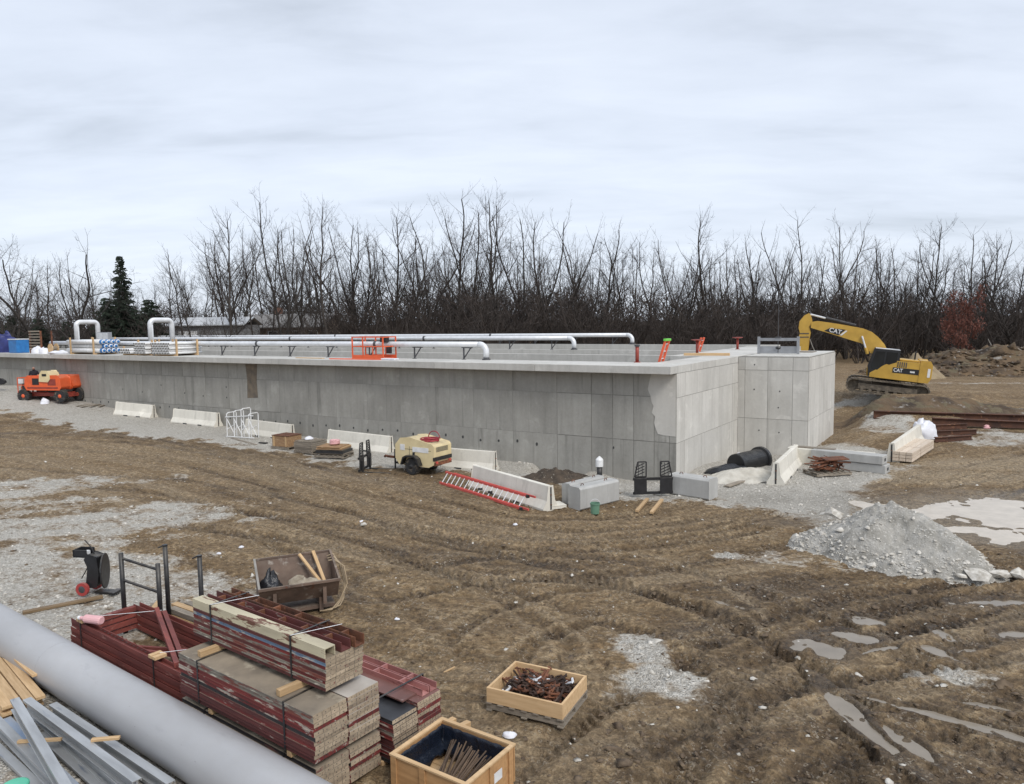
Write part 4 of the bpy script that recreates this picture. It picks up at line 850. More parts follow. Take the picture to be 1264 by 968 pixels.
def block(name, label, a, b, w, h, mat, chips=True, z=0, group='big concrete blocks at the tank corner', far=True):
    A = gr(*a); B = gr(*b); d = B-A; d.z = 0; L = d.length; rz = math.atan2(d[1], d[0]); nrm = Vector((-math.sin(rz), math.cos(rz), 0)); nrm = nrm if nrm[1] > 0 else -nrm
    c = (A+B)/2+nrm*w/2; o = thing(name, label, 'block', (c[0], c[1], min(A[2], B[2])-.03+z), rz, group)
    m = MB(); e = .06
    m.prism([(-w/2+e, 0), (-w/2, e), (-w/2, h-e), (-w/2+e, h), (w/2-e, h), (w/2, h-e), (w/2, e), (w/2-e, 0)], -L/2, L/2, 'x'); m.build('body', mat, o, bevel=.012)
    for s in (-.5, .5): MB().tube([(s*L*.6-.07, 0, h-.01), (s*L*.6-.04, 0, h+.06), (s*L*.6+.04, 0, h+.06), (s*L*.6+.07, 0, h-.01)], .013, 6).build('lifting_loop', M_RUST, o)
    return o, L
block('concrete_block', 'front block of the concrete pair, green bucket against it', (716, 630.5), (764, 618.5), .52, .75, M_BLK)
block('concrete_block', 'rear block of the concrete pair, mostly hidden', (704, 623.5), (746, 612), .36, .72, M_BLK)
block('concrete_block', 'long concrete block behind the black fork attachment', (826, 609.5), (875, 617.5), .6, .72, M_BLK)
# stacked precast beams at the chamber
A = gr(1024, 577); B = gr(1086, 584); d = B-A; rz = math.atan2(d[1], d[0])
for k, (dz, off, lab) in enumerate([(0, (0, 0), 'lower precast beam of the stack beside the chamber'), (.36, (-.1, .03), 'upper grey precast beam of the stack beside the chamber')]):
    c = (A+B)/2+Vector((off[0], .3+off[1], dz-.02)); o = thing('precast_beam', lab, 'beam', c, rz, 'precast beams by the chamber'); m = MB(); m.box((0, 0, .17), (2.75, .62, .34)); m.build('body', M_BLK, o, bevel=.025)
    for s in (-1, 1): MB().box((s*1.376, 0, .17), (.01, .2, .12)).build('end_pocket', M_HOLE, o)
    for s in (-1, 1): MB().box((s*.8, .0, -.006 if k else .335), (.09, .5, .02)).build('spacer', M_WOODG, o)
c = (A+B)/2+Vector((-.55, .98, 0)); o = thing('precast_beam', 'pale long precast beam lying behind the stacked pair', 'beam', zg(c), rz+R(6), 'precast beams by the chamber'); MB().box((0, 0, .33), (3.3, .55, .66)).build('body', M_BAR, o, bevel=.03); MB().box((-.6, 0, .685), (1.6, .3, .05)).build('cap_board', M_WOODG, o)
# small concrete slab by the ladder barrier
A = gr(684, 629); tag(MB().prism([(-.35, -.3), (.38, -.22), (.3, .38), (-.3, .3)], 0, .09, 'z').build('concrete_slab', M_BAR, None, TR(A+Vector((0, .25, .02)), .2), bevel=.01), 'small flat concrete slab lying by the barrier end', 'slab')
# dirt heaped at the hole
heap('dirt_heap', 'dark crumbly dirt heap in the hole at the wall foot', 'dirt heap', (1.6, 28.6), 1.25, 1.0, .45, .3, pm('dark_dirt', (.10, .073, .05), (.04, .03, .022), 3, .95, bump=.9, bscale=14, bdist=.06, spots=((.30, .27, .22), 9, .62, .68)), 61, .4, 60)
# ================================================================== SMALL THINGS ALONG THE WALL
# black culvert pipe with torn wrap
A = gr(897, 588); B = gr(944, 577); ax = Vector((.72, .62, 0)).normalized(); c = (A+B)/2+Vector((-.15, .55, 0)); rz = math.atan2(ax[1], ax[0])
o = thing('culvert_pipe', 'black corrugated culvert pipe lying by the chamber', 'culvert pipe', zg(c, -.22), rz)
r0 = .43; L = 1.75; prof = []
for k in range(22): prof += [(r0-.03, k*L/22), (r0, k*L/22+.02), (r0, k*L/22+.06), (r0-.03, k*L/22+.08)]
M_HDPE = pm('black_corrugated_plastic', (.02, .021, .024), (.012, .012, .014), 3, .35, bump=.1, dust=((.2, .19, .17), .35))
V = []; m = MB().lathe(prof, 28, TR((-.2, 0, r0+.0), 0, 0, R(90))); m.build('barrel', M_HDPE, o, smooth=False)
MB().lathe([(r0+.01, 0), (r0+.09, .02), (r0+.09, .16), (r0+.01, .18)], 28, TR((L-.2, 0, r0), 0, 0, R(90))).build('bell_rim', M_HDPE, o, smooth=False)
lump('plastic_sheet', 'torn black plastic sheet spread before the culvert pipe', 'plastic sheet', zg(gr(899, 583)), (1.9, .9, .3), M_TARP, 21, 10, R(25)); lump('plastic_sheet', 'white fabric scrap draped at mouth of the culvert pipe', 'fabric', zg(gr(915, 577)+Vector((0, .2, 0))), (1.1, .7, .5), M_SHEET, 24, 10, R(35))
board('plank', 'grey plank lying on gravel before the culvert pipe', 'plank', gr(897, 601), gr(931, 589.5), .2, .05, M_WOODG, -.01)
# standpipe
p = gr(740, 593); o = thing('standpipe', 'black standpipe with white cap in front of the wall', 'standpipe', p-Vector((0, 0, .1)), 0)
MB().tube([(0, 0, 0), (0, 0, .66)], .105, 14).build('pipe', M_BLACK, o, smooth=True); MB().lathe([(.15, .64), (.15, .90), (.12, .95), (.02, 1.04)], 14).build('cap', M_WHITE, o)
# bucket
p = gr(734.5, 634); o = thing('bucket', 'green plastic bucket on gravel against the block pair', 'bucket', p, 0); M_GB = pm('green_bucket', (.16, .30, .20), (.11, .22, .15), 3, .5, dust=((.3, .27, .22), .5))
MB().lathe([(.13, 0), (.15, .30), (.165, .30), (.165, .34), (.15, .34), (.125, .03)], 18).build('shell', M_GB, o); MB().tube(arc((0, .30), .165, 180, 0, 10, lambda x, z: (x, -.02, z)), .006, 5).build('bail', M_GALV, o)
# fork attachment facing the viewer
def forks(name, label, p, rz, w=1.22, tines=True):
    o = thing(name, label, 'fork attachment', p, rz, 'black pallet fork attachments')
    for z in (.13, .62): MB().box((0, 0, z), (w+.14, .06, .09)).build('cross_bar', M_BLACK, o)
    for s in (-1, 1):
        x = s*w*.36; m = MB().box((x, -.05, .38), (.44, .05, .55)); m.build('plate', M_BLACK, o, bevel=.008)
        f = MB(); h0, h1 = .70, 1.22
        f.bar((x-.2, -.03, h0), (x-.2*(1 if s > 0 else .45), -.03, h1), .04, .04); f.bar((x+.2, -.03, h0), (x+.2*(1 if s < 0 else .45), -.03, h1), .04, .04); f.bar((x-.2*(1 if s > 0 else .45), -.03, h1), (x+.2*(1 if s < 0 else .45), -.03, h1), .04, .04)
        f.bar((x-.2, -.03, h0), (x+.2, -.03, h0), .04, .05); f.build('guard_frame', M_BLACK, o)
        g = MB()
        for k in range(4): g.bar((x-.17, -.03, h0+.04+.1*k), (x+.14, -.03, h0+.17+.1*k), .02, .028)
        for k in (-1, 1): g.bar((x+k*.07, -.03, h0), (x+k*.06, -.03, h1-.04), .018, .018)
        g.build('guard_mesh', M_BLACK, o)
        if tines: MB().prism([(0, 0), (-1.2, 0), (-1.22, .012), (-.05, .05), (-.05, .5), (0, .5)], x-.06, x+.06, 'x').build('tine', M_BLACK, o, Matrix.Translation((0, -.06, .0)))
    return o
forks('fork_attachment', 'black fork attachment with mesh guards before long concrete block', gr(806, 613), R(4), 1.25, False)
for k, (a, b) in enumerate((((786, 632), (799, 617)), ((804, 634), (817, 618)))): board('plank', ['left short timber under the black fork attachment', 'right short timber under the black fork attachment'][k], 'plank', gr(*a), gr(*b), .11, .07, M_WOOD, -.01)
# ladder against the barrier
A = gr(541, 597); B = gr(641, 629.5); d = B-A
up = Vector((.27, .44, .62)); up = (up-d.normalized()*up.dot(d.normalized())).normalized()
lo = ladder('ladder', 'red fibreglass extension ladder with silver rungs laid against barrier', A+up*.24+Vector((.05, 0, .03)), B+up*.24+Vector((.05, 0, .03)), up, .46, (.05, .08), .016, 17, (M_RD := pm('red_fibreglass', (.62, .10, .08), (.52, .08, .065), 3, .5), M_GALV))
for s in (-1, 1):
    MB().bar(up*.23*s+Vector((0, .06, .03))+d*.12, d*1.08+up*.23*s+Vector((0, .06, .03)), .04, .06).build('fly_rail', M_RD, lo); MB().box(tuple(d*1.0+up*.23*s), (.12, .1, .1)).build('foot', M_BLACK, lo)
for k in (.5, .62): MB().box(tuple(d*k), (.16, .1, .06)).build('rung_lock', M_BLACK, lo)
# ================================================================== AIR COMPRESSOR
M_CREAM = pm('cream_paint', (.72, .60, .35), (.60, .49, .28), 2.2, .45, bump=.06, spots=((.30, .20, .11), 8, .70, .76), dust=((.40, .33, .24), .45))
def wheel(o, T, r, w, hub, name='wheel'):
    t = MB().lathe([(r*.62, -w/2), (r*.93, -w/2), (r, -w*.36), (r, w*.36), (r*.93, w/2), (r*.62, w/2)], 24, T @ TR((0, 0, 0), 0, R(90))).build(name, M_RUB, o)
    MB().lathe([(r*.10, -w*.62), (r*.2, -w*.56), (r*.5, -w*.34), (r*.62, -w*.48), (r*.62, w*.48), (r*.5, w*.34), (r*.2, w*.56), (r*.1, w*.62)], 20, T @ TR((0, 0, 0), 0, R(90))).build('rim', hub, t)
    n = MB()
    for k in range(22):
        a = 2*math.pi*k/22; n.box((0, 0, 0), (.045*r*2.2, w*.98, .03), T @ Matrix.Rotation(a, 4, 'Y') @ Matrix.Translation((0, 0, r+.004)))
    n.build('tread', M_RUB, t)
    return t
p = gr(503, 585.5); rz = R(-33)
o = thing('air_compressor', 'cream towable air compressor with red hose coiled on top', 'compressor', p+Vector((.62, .35, 0)), rz)
b = MB(); Lc, Wc = 1.95, 1.12
pr = [(-.98, .62), (-.80, .40), (.72, .38), (.97, .50), (.97, 1.18), (.90, 1.26), (-.28, 1.47), (-.72, 1.42), (-.97, 1.16)]
b.prism(pr, -Wc/2, Wc/2, 'y'); body = b.build('body', M_CREAM, o, bevel=.035)
MB().box((0.1, -Wc/2-.004, 1.02), (1.5, .006, .015)).build('door_seam', M_HOLE, body); MB().box((-.25, -Wc/2-.004, .82), (.012, .006, .62)).build('door_seam', M_HOLE, body)
MB().box((-.62, -Wc/2-.006, 1.08), (.24, .01, .24)).build('label_plate', M_WHITE, body); MB().box((.32, -Wc/2-.006, 1.03), (.82, .01, .20)).build('label_plate', M_WHITE, body); MB().box((-.02, -Wc/2-.02, .83), (.09, .04, .17)).build('handle', M_BLACK, body)
for k in range(5): MB().box((.974, 0, .98+.04*k), (.012, .75, .018)).build('louvre', M_DKST, body)
MB().box((.99, 0, .70), (.06, Wc+.03, .14)).build('bumper', M_BLACK, o); MB().box((1.0, 0, .50), (.10, Wc-.1, .13)).build('rear_beam', M_RUST, o)
for s in (-1, 1): MB().box((1.03, s*.42, .56), (.05, .12, .08)).build('tail_light', M_RD, o)
for s in (-1, 1):
    wheel(o, Matrix.Translation((-.08, s*(Wc/2+.03), .34)), .335, .2, M_BLACK)
    fp = [(-.56, .42), (-.44, .72), (-.28, .80), (.14, .80), (.30, .70), (.42, .42), (.36, .40), (.24, .66), (.12, .74), (-.26, .74), (-.40, .66), (-.50, .40)]
    MB().prism(fp, s*(Wc/2+.005) if s > 0 else -Wc/2-.24, s*(Wc/2+.24) if s > 0 else -Wc/2-.005, 'y').build('fender', M_BLACK, o)
MB().box((-.25, 0, .36), (1.9, .7, .08)).build('chassis', M_BLACK, o)
MB().bar((-1.0, 0, .50), (-1.95, 0, .50), .09, .09).build('tow_bar', M_RUST, o); MB().bar((-.9, -.3, .42), (-1.6, 0, .50), .05, .06).build('tow_bar', M_BLACK, o); MB().bar((-.9, .3, .42), (-1.6, 0, .50), .05, .06).build('tow_bar', M_BLACK, o)
MB().tube([(-1.45, -.1, .02), (-1.45, -.1, .86)], .035, 8).build('jack_stand', M_BLACK, o); MB().lathe([(.10, 0), (.10, .02)], 10, Matrix.Translation((-1.45, -.1, .0))).build('jack_foot', M_BLACK, o); MB().tube([(-1.95, 0, .5), (-2.08, 0, .52), (-2.12, 0, .46)], .05, 8).build('coupler', M_RUST, o)
M_HOSE = pm('red_hose', (.36, .035, .05), (.25, .025, .035), 5, .5, bump=0)
h = thing('air_hose', 'coiled red air hose lying on the compressor roof', 'hose', p+Vector((.62, .35, 0)) , rz)
pts = []
for k in range(120): a = k*.42; r = .32+.07*math.sin(k*.21); pts.append((.42+r*math.cos(a)*1.1, -.05+r*math.sin(a)*.9, 1.345+.0010*k+.02*math.sin(k*.5)))
MB().tube(pts, .022, 6).build('coil', M_HOSE, h, smooth=True)
MB().tube(arc((.5, 1.42), .30, 0, 180, 12, lambda x, z: (x, .1, z+.0)), .02, 6).build('loop', M_HOSE, h, smooth=True)
p2 = gr(449, 582.5); forks('fork_attachment', 'black fork attachment seen edge on left of the compressor', p2+Vector((0, .2, 0)), R(80), 1.15, True)
o = bpy.data.objects[[q.name for q in bpy.data.objects if q.name.startswith('fork_attachment')][-1]]
# ================================================================== RACKS AND PALLETS ALONG THE WALL
o = thing('steel_rack', 'nested white steel pipe racks standing on the gravel by the wall', 'rack', gr(303, 541), R(-24))
for k in range(4):
    x = -.95+.5*k; dx = .12*math.sin(k*2); r = .028; a = MB(); h = 1.28+.12*((k*7) % 3)
    a.tube([(x, -.3, .02), (x+.02, -.3, h), (x+.08, -.24, h+.07), (x+.1, .25, h+.07), (x+.1, .3, h), (x+.08, .3, .02)], r, 6); a.build('hoop', M_WHITE, o)
    MB().tube([(x-.02, -.3, .45), (x+.46, -.2+dx, .75)], .022, 6).build('brace', M_WHITE, o); MB().tube([(x+.04, -.3, 1.0), (x+.5, -.28, .2)], .022, 6).build('brace', M_WHITE, o)
MB().tube([(-1, -.33, 1.12), (.9, -.33, 1.26)], .024, 6).build('rail', M_WHITE, o); MB().tube([(-1, -.33, .1), (.9, -.33, .1)], .024, 6).build('rail', M_WHITE, o)
board('plank', 'dark plank lying flat in front of the white steel racks', 'plank', gr(286, 541.5), gr(316, 550), .16, .05, M_WOODG)
def pallet(name, label, p, rz, w=1.2, d=1.0, mat=M_WOODG, group='wooden pallets', layers=1):
    o = thing(name, label, 'pallet', p, rz, group)
    for s in (-1, 0, 1): MB().box((0, s*(d/2-.05), .075), (w, .045, .09)).build('stringer', mat, o)
    for k in range(7): MB().box((-w/2+.05+k*(w-.1)/6, 0, .131), (.095, d, .018)).build('deck_board', mat, o)
    for k in (0, 3, 6): MB().box((-w/2+.05+k*(w-.1)/6, 0, .02), (.095, d, .018)).build('bottom_board', mat, o)
    return o
A = gr(352, 555); ra = R(-30)
pl1 = pallet('pallet', 'grey pallet under the brown plywood box by the wall', A+Vector((0, .35, 0)), ra, 1.15, 1.0)
M_PLY = pm('worn_plywood', (.36, .22, .11), (.22, .13, .07), 2, .8, bump=.3, stretch=(1, 6, 6), spots=((.48, .37, .22), 4, .58, .66))
o = thing('plywood_box', 'brown plywood box on pallet, leftmost of the loaded pallets', 'box', A+Vector((0, .35, .142)), ra); MB().box((0, 0, .26), (1.05, .9, .52)).build('case', M_PLY, o, bevel=.012); MB().box((0, 0, .53), (1.1, .95, .022)).build('lid', M_RUST, o)
for s in (-1, 1): MB().box((s*.4, -.46, .26), (.09, .025, .5)).build('batten', M_WOOD, o)
B = gr(381, 560); pallet('pallet', 'grey pallet under the stack of weathered panels', B+Vector((0, .4, 0)), ra, 1.2, 1.05)
o = thing('panel_stack', 'stack of weathered grey slatted panels, middle of the loaded pallets', 'panel stack', B+Vector((0, .4, .142)), ra)
for k in range(5): MB().box((.02*math.sin(k*3), .02*math.cos(k*5), .035+.075*k), (1.15, 1.0, .062)).build('panel', M_WOODG, o)
for k in range(6): MB().box((-.48+.19*k, 0, .42), (.09, 1.0, .04)).build('slat', M_WOODG, o)
c = zg(B+Vector((-.1, .5, 0)), .142+.45); lump('paper_scrap', 'white sheet lying on the weathered panel stack', 'sheet', c, (.45, .35, .12), M_SHEET, 31, 6)
Cc = gr(408, 566); pallet('pallet', 'dark pallet under the plywood sheets, rightmost of the loaded pallets', Cc+Vector((.05, .5, 0)), R(-14), 1.45, 1.1)
o = thing('plywood_stack', 'sheets of plywood with black edge stacked on rightmost pallet', 'plywood stack', Cc+Vector((.05, .5, .142)), R(-14))
for k, (mt, th) in enumerate([(M_WOODG, .05), (M_BLACK, .12), (M_WOODG, .05), (M_PLY, .05), (M_WOOD, .04), (M_PLY, .04)]): MB().box((.03*math.sin(k*2.2), .03*math.cos(k*3), .03+sum((.05, .12, .05, .05, .04, .04)[:k])+th/2), (1.4-.05*k, 1.0, th-.006)).build('sheet', mt, o)
M_PINK = pm('pink_plastic', (.72, .42, .42), (.6, .32, .33), 3, .5); c = Cc+Vector((.1, .5, .142+.39)); o = thing('pink_roll', 'pink rolled hose on the plywood sheets', 'roll', c, R(30)); MB().tube([(.2*math.cos(a*.4), .16*math.sin(a*.4), .05+.003*a) for a in range(60)], .045, 6).build('coil', M_PINK, o, smooth=True)
for k, (px, py, w) in enumerate([(325, 548, .5), (427, 557, .6), (570, 578, .35)]): tag(MB().box((0, 0, .04), (w, .16, .08)).build('timber_offcut', M_BLACK, None, TR(gr(px, py), R(-30+20*k))), ['black offcut on the gravel right of the white racks', 'black offcut on gravel right of the loaded pallets', 'black offcut on gravel right of the compressor'][k], 'offcut')
# rusty steel on pallet by the beams
p = gr(1027, 588)+Vector((0, .45, 0)); pl = pallet('pallet', 'dark pallet under the rusty steel scrap by the chamber', p, R(12), 1.5, 1.0)
o = thing('rusty_scrap', 'tangled heap of rusty form clamps on pallet by the beams', 'scrap heap', p+Vector((0, 0, .142)), R(12)); r4 = random.Random(5)
for k in range(70):
    a = r4.uniform(0, 3.14); L = r4.uniform(.3, .9); x, y = r4.uniform(-.5, .5), r4.uniform(-.35, .35); z = .03+.42*(1-(x/.9)**2)*r4.random()
    dx, dy = L/2*math.cos(a), L/2*math.sin(a)*.8; MB().bar((x-dx, y-dy, z), (x+dx, y+dy, z+r4.uniform(-.03, .12)), r4.choice((.03, .05, .1)), r4.choice((.02, .03, .05))).build('steel_piece', M_RUST, o)
MB().box((.2, -.1, .50), (1.0, .4, .04)).build('steel_sheet', M_RUST, o, TR((0, 0, 0), 0, R(8)))
# cut lumber and tarp
A = gr(1124, 575); B = gr(1154, 553); d = B-A; rz = math.atan2(d[1], d[0]); M_WL = pm('pale_lumber', (.66, .56, .45), (.52, .42, .32), 2, .75, bump=.3, stretch=(1, 12, 12), rv=.1)
o = thing('lumber_stack', 'stack of pale cut lumber beside the right barrier', 'lumber stack', (A+B)/2+Vector((-.25, .3, .04)), rz); L = d.length*.9
for j in range(3):
    for i in range(3):
        for s in (0, 1): 
            l0 = L*(.62 if s else .36); MB().box((-L/2+l0/2+(s*L*.37), (i-1)*.255, .07+j*.135), (l0-.03, .235, .12)).build('timber', M_WL, o, bevel=.006)
for s in (-1, 1): MB().box((s*L*.3, 0, -.02), (.1, .75, .06)).build('bearer', M_WOODG, o)
p = gr(1144, 545)+Vector((.2, .7, 0)); lump('white_tarp', 'crumpled white tarp thrown over steel beside the pale lumber', 'tarp', zg(p), (1.25, .9, .8), M_SHEET, 44, 16)
# rusty beams
M_RB = pm('rusty_beam', (.115, .048, .026), (.045, .022, .015), 1.5, .85, bump=.5, spots=((.26, .12, .06), 5, .6, .68), rv=.2)
def ibeam(label, a, b, h=.4, dz=0):
    A, B = gr(*a), gr(*b); d = B-A; o = thing('steel_beam', label, 'steel beam', A+Vector((0, 0, dz)), math.atan2(d[1], d[0]), 'rusty steel beams at the right', 0, -math.atan2(d[2], math.hypot(d[0], d[1]))); L = d.length
    MB().box((L/2, 0, h-.02), (L, h*.7, .035)).build('flange', M_RB, o); MB().box((L/2, 0, .018), (L, h*.7, .035)).build('flange', M_RB, o); MB().box((L/2, 0, h/2), (L, .04, h-.05)).build('web', M_RB, o)
ibeam('longest rusty steel beam lying across the right side', (1078, 517), (1300, 523), .42); ibeam('long rusty beam just in front of the longest one', (1150, 524), (1310, 531), .36)
ibeam('short rusty beam right of the white tarp, upper of three', (1148, 531), (1193, 529), .26); ibeam('short rusty beam right of the white tarp, middle of three', (1150, 538), (1205, 536), .24); ibeam('short dark beam right of the white tarp, lowest of three', (1154, 546), (1199, 543), .24)
lump('red_cone_scrap', 'small red and white plastic scrap on the pale gravel at right', 'scrap', gr(1218, 529), (.4, .25, .16), M_PINK, 50, 6); lump('yellow_scrap', 'small yellow scrap on the gravel at the right edge', 'scrap', gr(1256, 527), (.5, .35, .25), M_WOOD, 51, 6)
# ================================================================== EXCAVATOR
M_YEL = pm('machine_yellow', (.58, .355, .06), (.46, .275, .045), 2, .45, bump=.05, spots=((.25, .16, .07), 6, .70, .77), dust=((.36, .27, .16), .5)); M_GLASS = pm('dark_cab_glass', (.02, .024, .026), (.012, .014, .016), 1, .06, bump=0)
M_TRK = pm('dusty_track_steel', (.20, .165, .12), (.06, .05, .04), 4, .8, bump=.6, bscale=20)
ED = 48; p = D(1093, 484, ED); pe = p.copy(); HD = R(155)
ex = thing('excavator', 'yellow tracked excavator with raised arm on the bank behind the chamber', 'excavator', (p[0], p[1], p[2]-.12), HD, None, 0, R(-6.0))
ex.scale = (.96, .96, .98)
def text_mesh(s, size, depth):
    cu = bpy.data.curves.new('lettering', 'FONT'); cu.body = s; cu.size = size; cu.extrude = depth; cu.align_x = 'CENTER'; cu.align_y = 'CENTER'; cu.offset = size*.02
    ob = bpy.data.objects.new('lettering', cu); COL.objects.link(ob); dg = bpy.context.evaluated_depsgraph_get(); me = bpy.data.meshes.new_from_object(ob.evaluated_get(dg)); bpy.data.objects.remove(ob); return me
def textpart(s, size, mat, parent, T):
    me = text_mesh(s, size, .006); me.materials.clear(); me.materials.append(mat); return link('lettering', me, parent, T)
for s in (-1, 1):
    y = s*1.22; tk = MB(); loop = []
    for k in range(13): a = R(90+180*k/12); loop.append((-2.02+.46*math.cos(a), .48+.46*math.sin(a)))
    for k in range(13): a = R(-90+180*k/12); loop.append((2.02+.46*math.cos(a), .48+.46*math.sin(a)))
    inner = [((x-(2.02 if x > 0 else -2.02))*.80+(2.02 if x > 0 else -2.02), (z-.48)*.80+.48) for x, z in loop]
    n = len(loop); vs = [(x, y+q*.3, z) for q in (-1, 1) for x, z in loop]+[(x, y+q*.3, z) for q in (-1, 1) for x, z in inner]; fs = []
    for k in range(n):
        j = (k+1) % n; fs += [(k, j, n+j, n+k), (2*n+k, 3*n+k, 3*n+j, 2*n+j), (k, 2*n+k, 2*n+j, j), (n+k, n+j, 3*n+j, 3*n+k)]
    trk = MB().add(vs, fs).build('track', M_TRK, ex)
    sh = MB(); per = []
    L0 = 4.04; tot = 2*L0+2*math.pi*.47
    for k in range(52):
        q = tot*k/52
        if q < L0: c = (-2.02+q, .945, 0)
        elif q < L0+math.pi*.47: a = (q-L0)/.47; c = (2.02+.47*math.sin(a), .48+.47*math.cos(a), a)
        elif q < 2*L0+math.pi*.47: c = (2.02-(q-L0-math.pi*.47), .012, math.pi)
        else: a = (q-2*L0-math.pi*.47)/.47; c = (-2.02-.47*math.sin(a), .48-.47*math.cos(a), math.pi+a)
        sh.box((0, 0, 0), (.045, .62, .05), Matrix.Translation((c[0], y, c[1])) @ Matrix.Rotation(c[2], 4, 'Y'))
    sh.build('grouser', M_TRK, trk)
    MB().box((0, y, .46), (3.5, .34, .34)).build('track_frame', M_TRK, ex)
    for x, nm in ((-2.02, 'sprocket'), (2.02, 'idler')): MB().lathe([(.36, -.12), (.36, .12), (.22, .20)], 20, TR((x, y-.12*1, .48), 0, R(90))).build(nm, M_TRK, ex)
    for k in range(7): MB().lathe([(.11, -.26), (.11, .26)], 10, TR((-1.5+.5*k, y, .21), 0, R(90))).build('roller', M_TRK, ex)
MB().lathe([(.75, .72), (.75, 1.1)], 24).build('slew_ring', M_BLACK, ex); MB().box((0, 0, .62), (1.9, 1.6, .3)).build('car_body', M_TRK, ex)
# upper works: x forward, cab on the left (+y)
hs = MB().prism([(1.15, 1.12), (1.15, 1.36), (.35, 1.95), (-.25, 2.25), (-.25, 2.28), (-2.75, 2.30), (-2.95, 2.10), (-3.0, 1.35), (-2.75, 1.08)], .42, 1.36, 'y').build('side_housing', M_YEL, ex, bevel=.03)
MB().prism([(1.3, 1.12), (1.3, 1.55), (-.2, 1.75), (-.25, 2.30), (-2.72, 2.32), (-2.95, 2.1), (-2.98, 1.35), (-2.75, 1.08)], -1.36, .41, 'y').build('engine_housing', M_YEL, ex, bevel=.03)
MB().prism([(-2.3, 1.12), (-2.3, 2.42), (-2.95, 2.42), (-3.12, 2.2), (-3.12, 1.4), (-2.95, 1.12)], -1.39, 1.39, 'y').build('counterweight', M_YEL, ex, bevel=.05)
MB().box((-1.2, 1.365, 1.70), (2.0, .02, .34)).build('side_panel', M_BLACK, ex); MB().box((-2.95, 1.395, 1.72), (.2, .012, .55)).build('warning_plate', M_WHITE, ex)
for k in range(5): MB().box((-.55-.16*k, 1.368, 2.08), (.08, .02, .34)).build('louvre', M_DKST, ex)
MB().box((-1.4, 0, 2.36), (1.6, 1.5, .1)).build('hood', M_YEL, ex, bevel=.02); MB().tube([(-1.9, -.4, 2.4), (-1.9, -.4, 2.85), (-2.0, -.4, 2.95)], .07, 10).build('exhaust', M_BLACK, ex)
textpart('CAT', .32, M_WHITE, ex, TR((-.62, 1.385, 1.70), math.pi, R(90))); MB().box((-1.72, 1.381, 1.68), (.36, .012, .1)).build('number_decal', M_WHITE, ex)
cb_ = MB().prism([(1.22, 1.2), (1.30, 1.75), (1.02, 2.95), (-.42, 2.98), (-.46, 2.1), (.1, 1.85), (.5, 1.25)], .40, 1.35, 'y').build('cab', M_BLACK, ex, bevel=.04)
for pl_ in ([(1.1, 1.62), (1.16, 1.9), (.96, 2.78), (.42, 2.80), (.42, 1.95), (.75, 1.6)], [(.32, 2.05), (.32, 2.80), (-.32, 2.82), (-.34, 2.2), (.1, 2.0)]): MB().prism(pl_, 1.352, 1.362, 'y').build('window', M_GLASS, cb_)
MB().prism([(1.285, 1.75), (1.03, 2.85), (1.045, 2.86), (1.30, 1.76)], .48, 1.27, 'y').build('windscreen', M_GLASS, cb_); MB().box((.28, .88, 2.985), (1.45, .96, .04)).build('roof', M_GALV, cb_); MB().tube([(1.15, 1.4, 2.1), (1.35, 1.55, 2.2), (1.35, 1.55, 2.75)], .02, 5).build('mirror_arm', M_BLACK, cb_); MB().box((1.35, 1.56, 2.6), (.04, .16, .3)).build('mirror', M_BLACK, cb_)
MB().box((.0, 1.30, 2.32), (.3, .03, .5)).build('operator_vest', pm('hi_vis_yellow', (.55, .6, .05), (.4, .45, .04), 3, .7), cb_)
for c in list(ex.children):
    if c.name.split('.')[0] in ('side_housing', 'engine_housing', 'counterweight', 'side_panel', 'warning_plate', 'louvre', 'hood', 'exhaust', 'number_decal'):
        for v_ in c.data.vertices: v_.co.x = v_.co.x*.76 if v_.co.x < 0 else v_.co.x
    elif c.name.startswith('lettering'): c.location.x *= .76; c.scale.x = .85
# arm pieces traced from the side: photo zoom coordinates to metres, untilted
def ept(x, y):
    px, pz = (815-x)/132.0, (800-y)/132.0; a = R(-6.0); return (px*math.cos(a)-pz*math.sin(a)*-1*-1, pz*math.cos(a)+px*math.sin(a)) if False else (px*math.cos(a)-pz*math.sin(a), px*math.sin(a)+pz*math.cos(a))
BO = [(815, 420), (790, 368), (742, 310), (690, 265), (622, 235), (560, 220), (400, 188), (240, 162), (196, 168), (190, 215), (300, 250), (420, 290), (520, 325), (600, 350), (640, 372), (665, 412), (680, 440), (780, 450)]
ST = [(165, 92), (130, 110), (92, 160), (85, 215), (97, 262), (90, 300), (90, 560), (150, 560), (172, 320), (182, 262), (166, 205), (192, 185), (190, 150), (177, 110)]
bm = MB().prism([ept(*q) for q in BO], -.33, .33, 'y').build('boom', M_YEL, ex, bevel=.03); stk = MB().prism([ept(*q) for q in ST], -.24, .24, 'y').build('stick', M_YEL, ex, bevel=.03)
MB().prism([ept(*q) for q in [(300, 245), (345, 222), (478, 238), (420, 286)]], .332, .345, 'y').build('decal_panel', M_BLACK, bm); MB().prism([ept(*q) for q in [(430, 285), (480, 245), (492, 250), (445, 290)]], .332, .345, 'y').build('decal_stripe', M_WHITE, bm)
q = ept(393, 250); textpart('CAT', .40, M_WHITE, bm, TR((q[0], .352, q[1]), math.pi, R(90), 0) @ Matrix.Rotation(R(-8), 4, 'Z'))
def cyl(pa, pb, y, r, nm, par, mat1=M_BLACK, mat2=M_GALV, f=.6):
    a, b = ept(*pa), ept(*pb); a = Vector((a[0], y, a[1])); b = Vector((b[0], y, b[1])); c = a+(b-a)*f; t = MB().tube([a, c], r, 10).build(nm, mat1, par); MB().tube([c, b], r*.6, 8).build('rod', mat2, t)
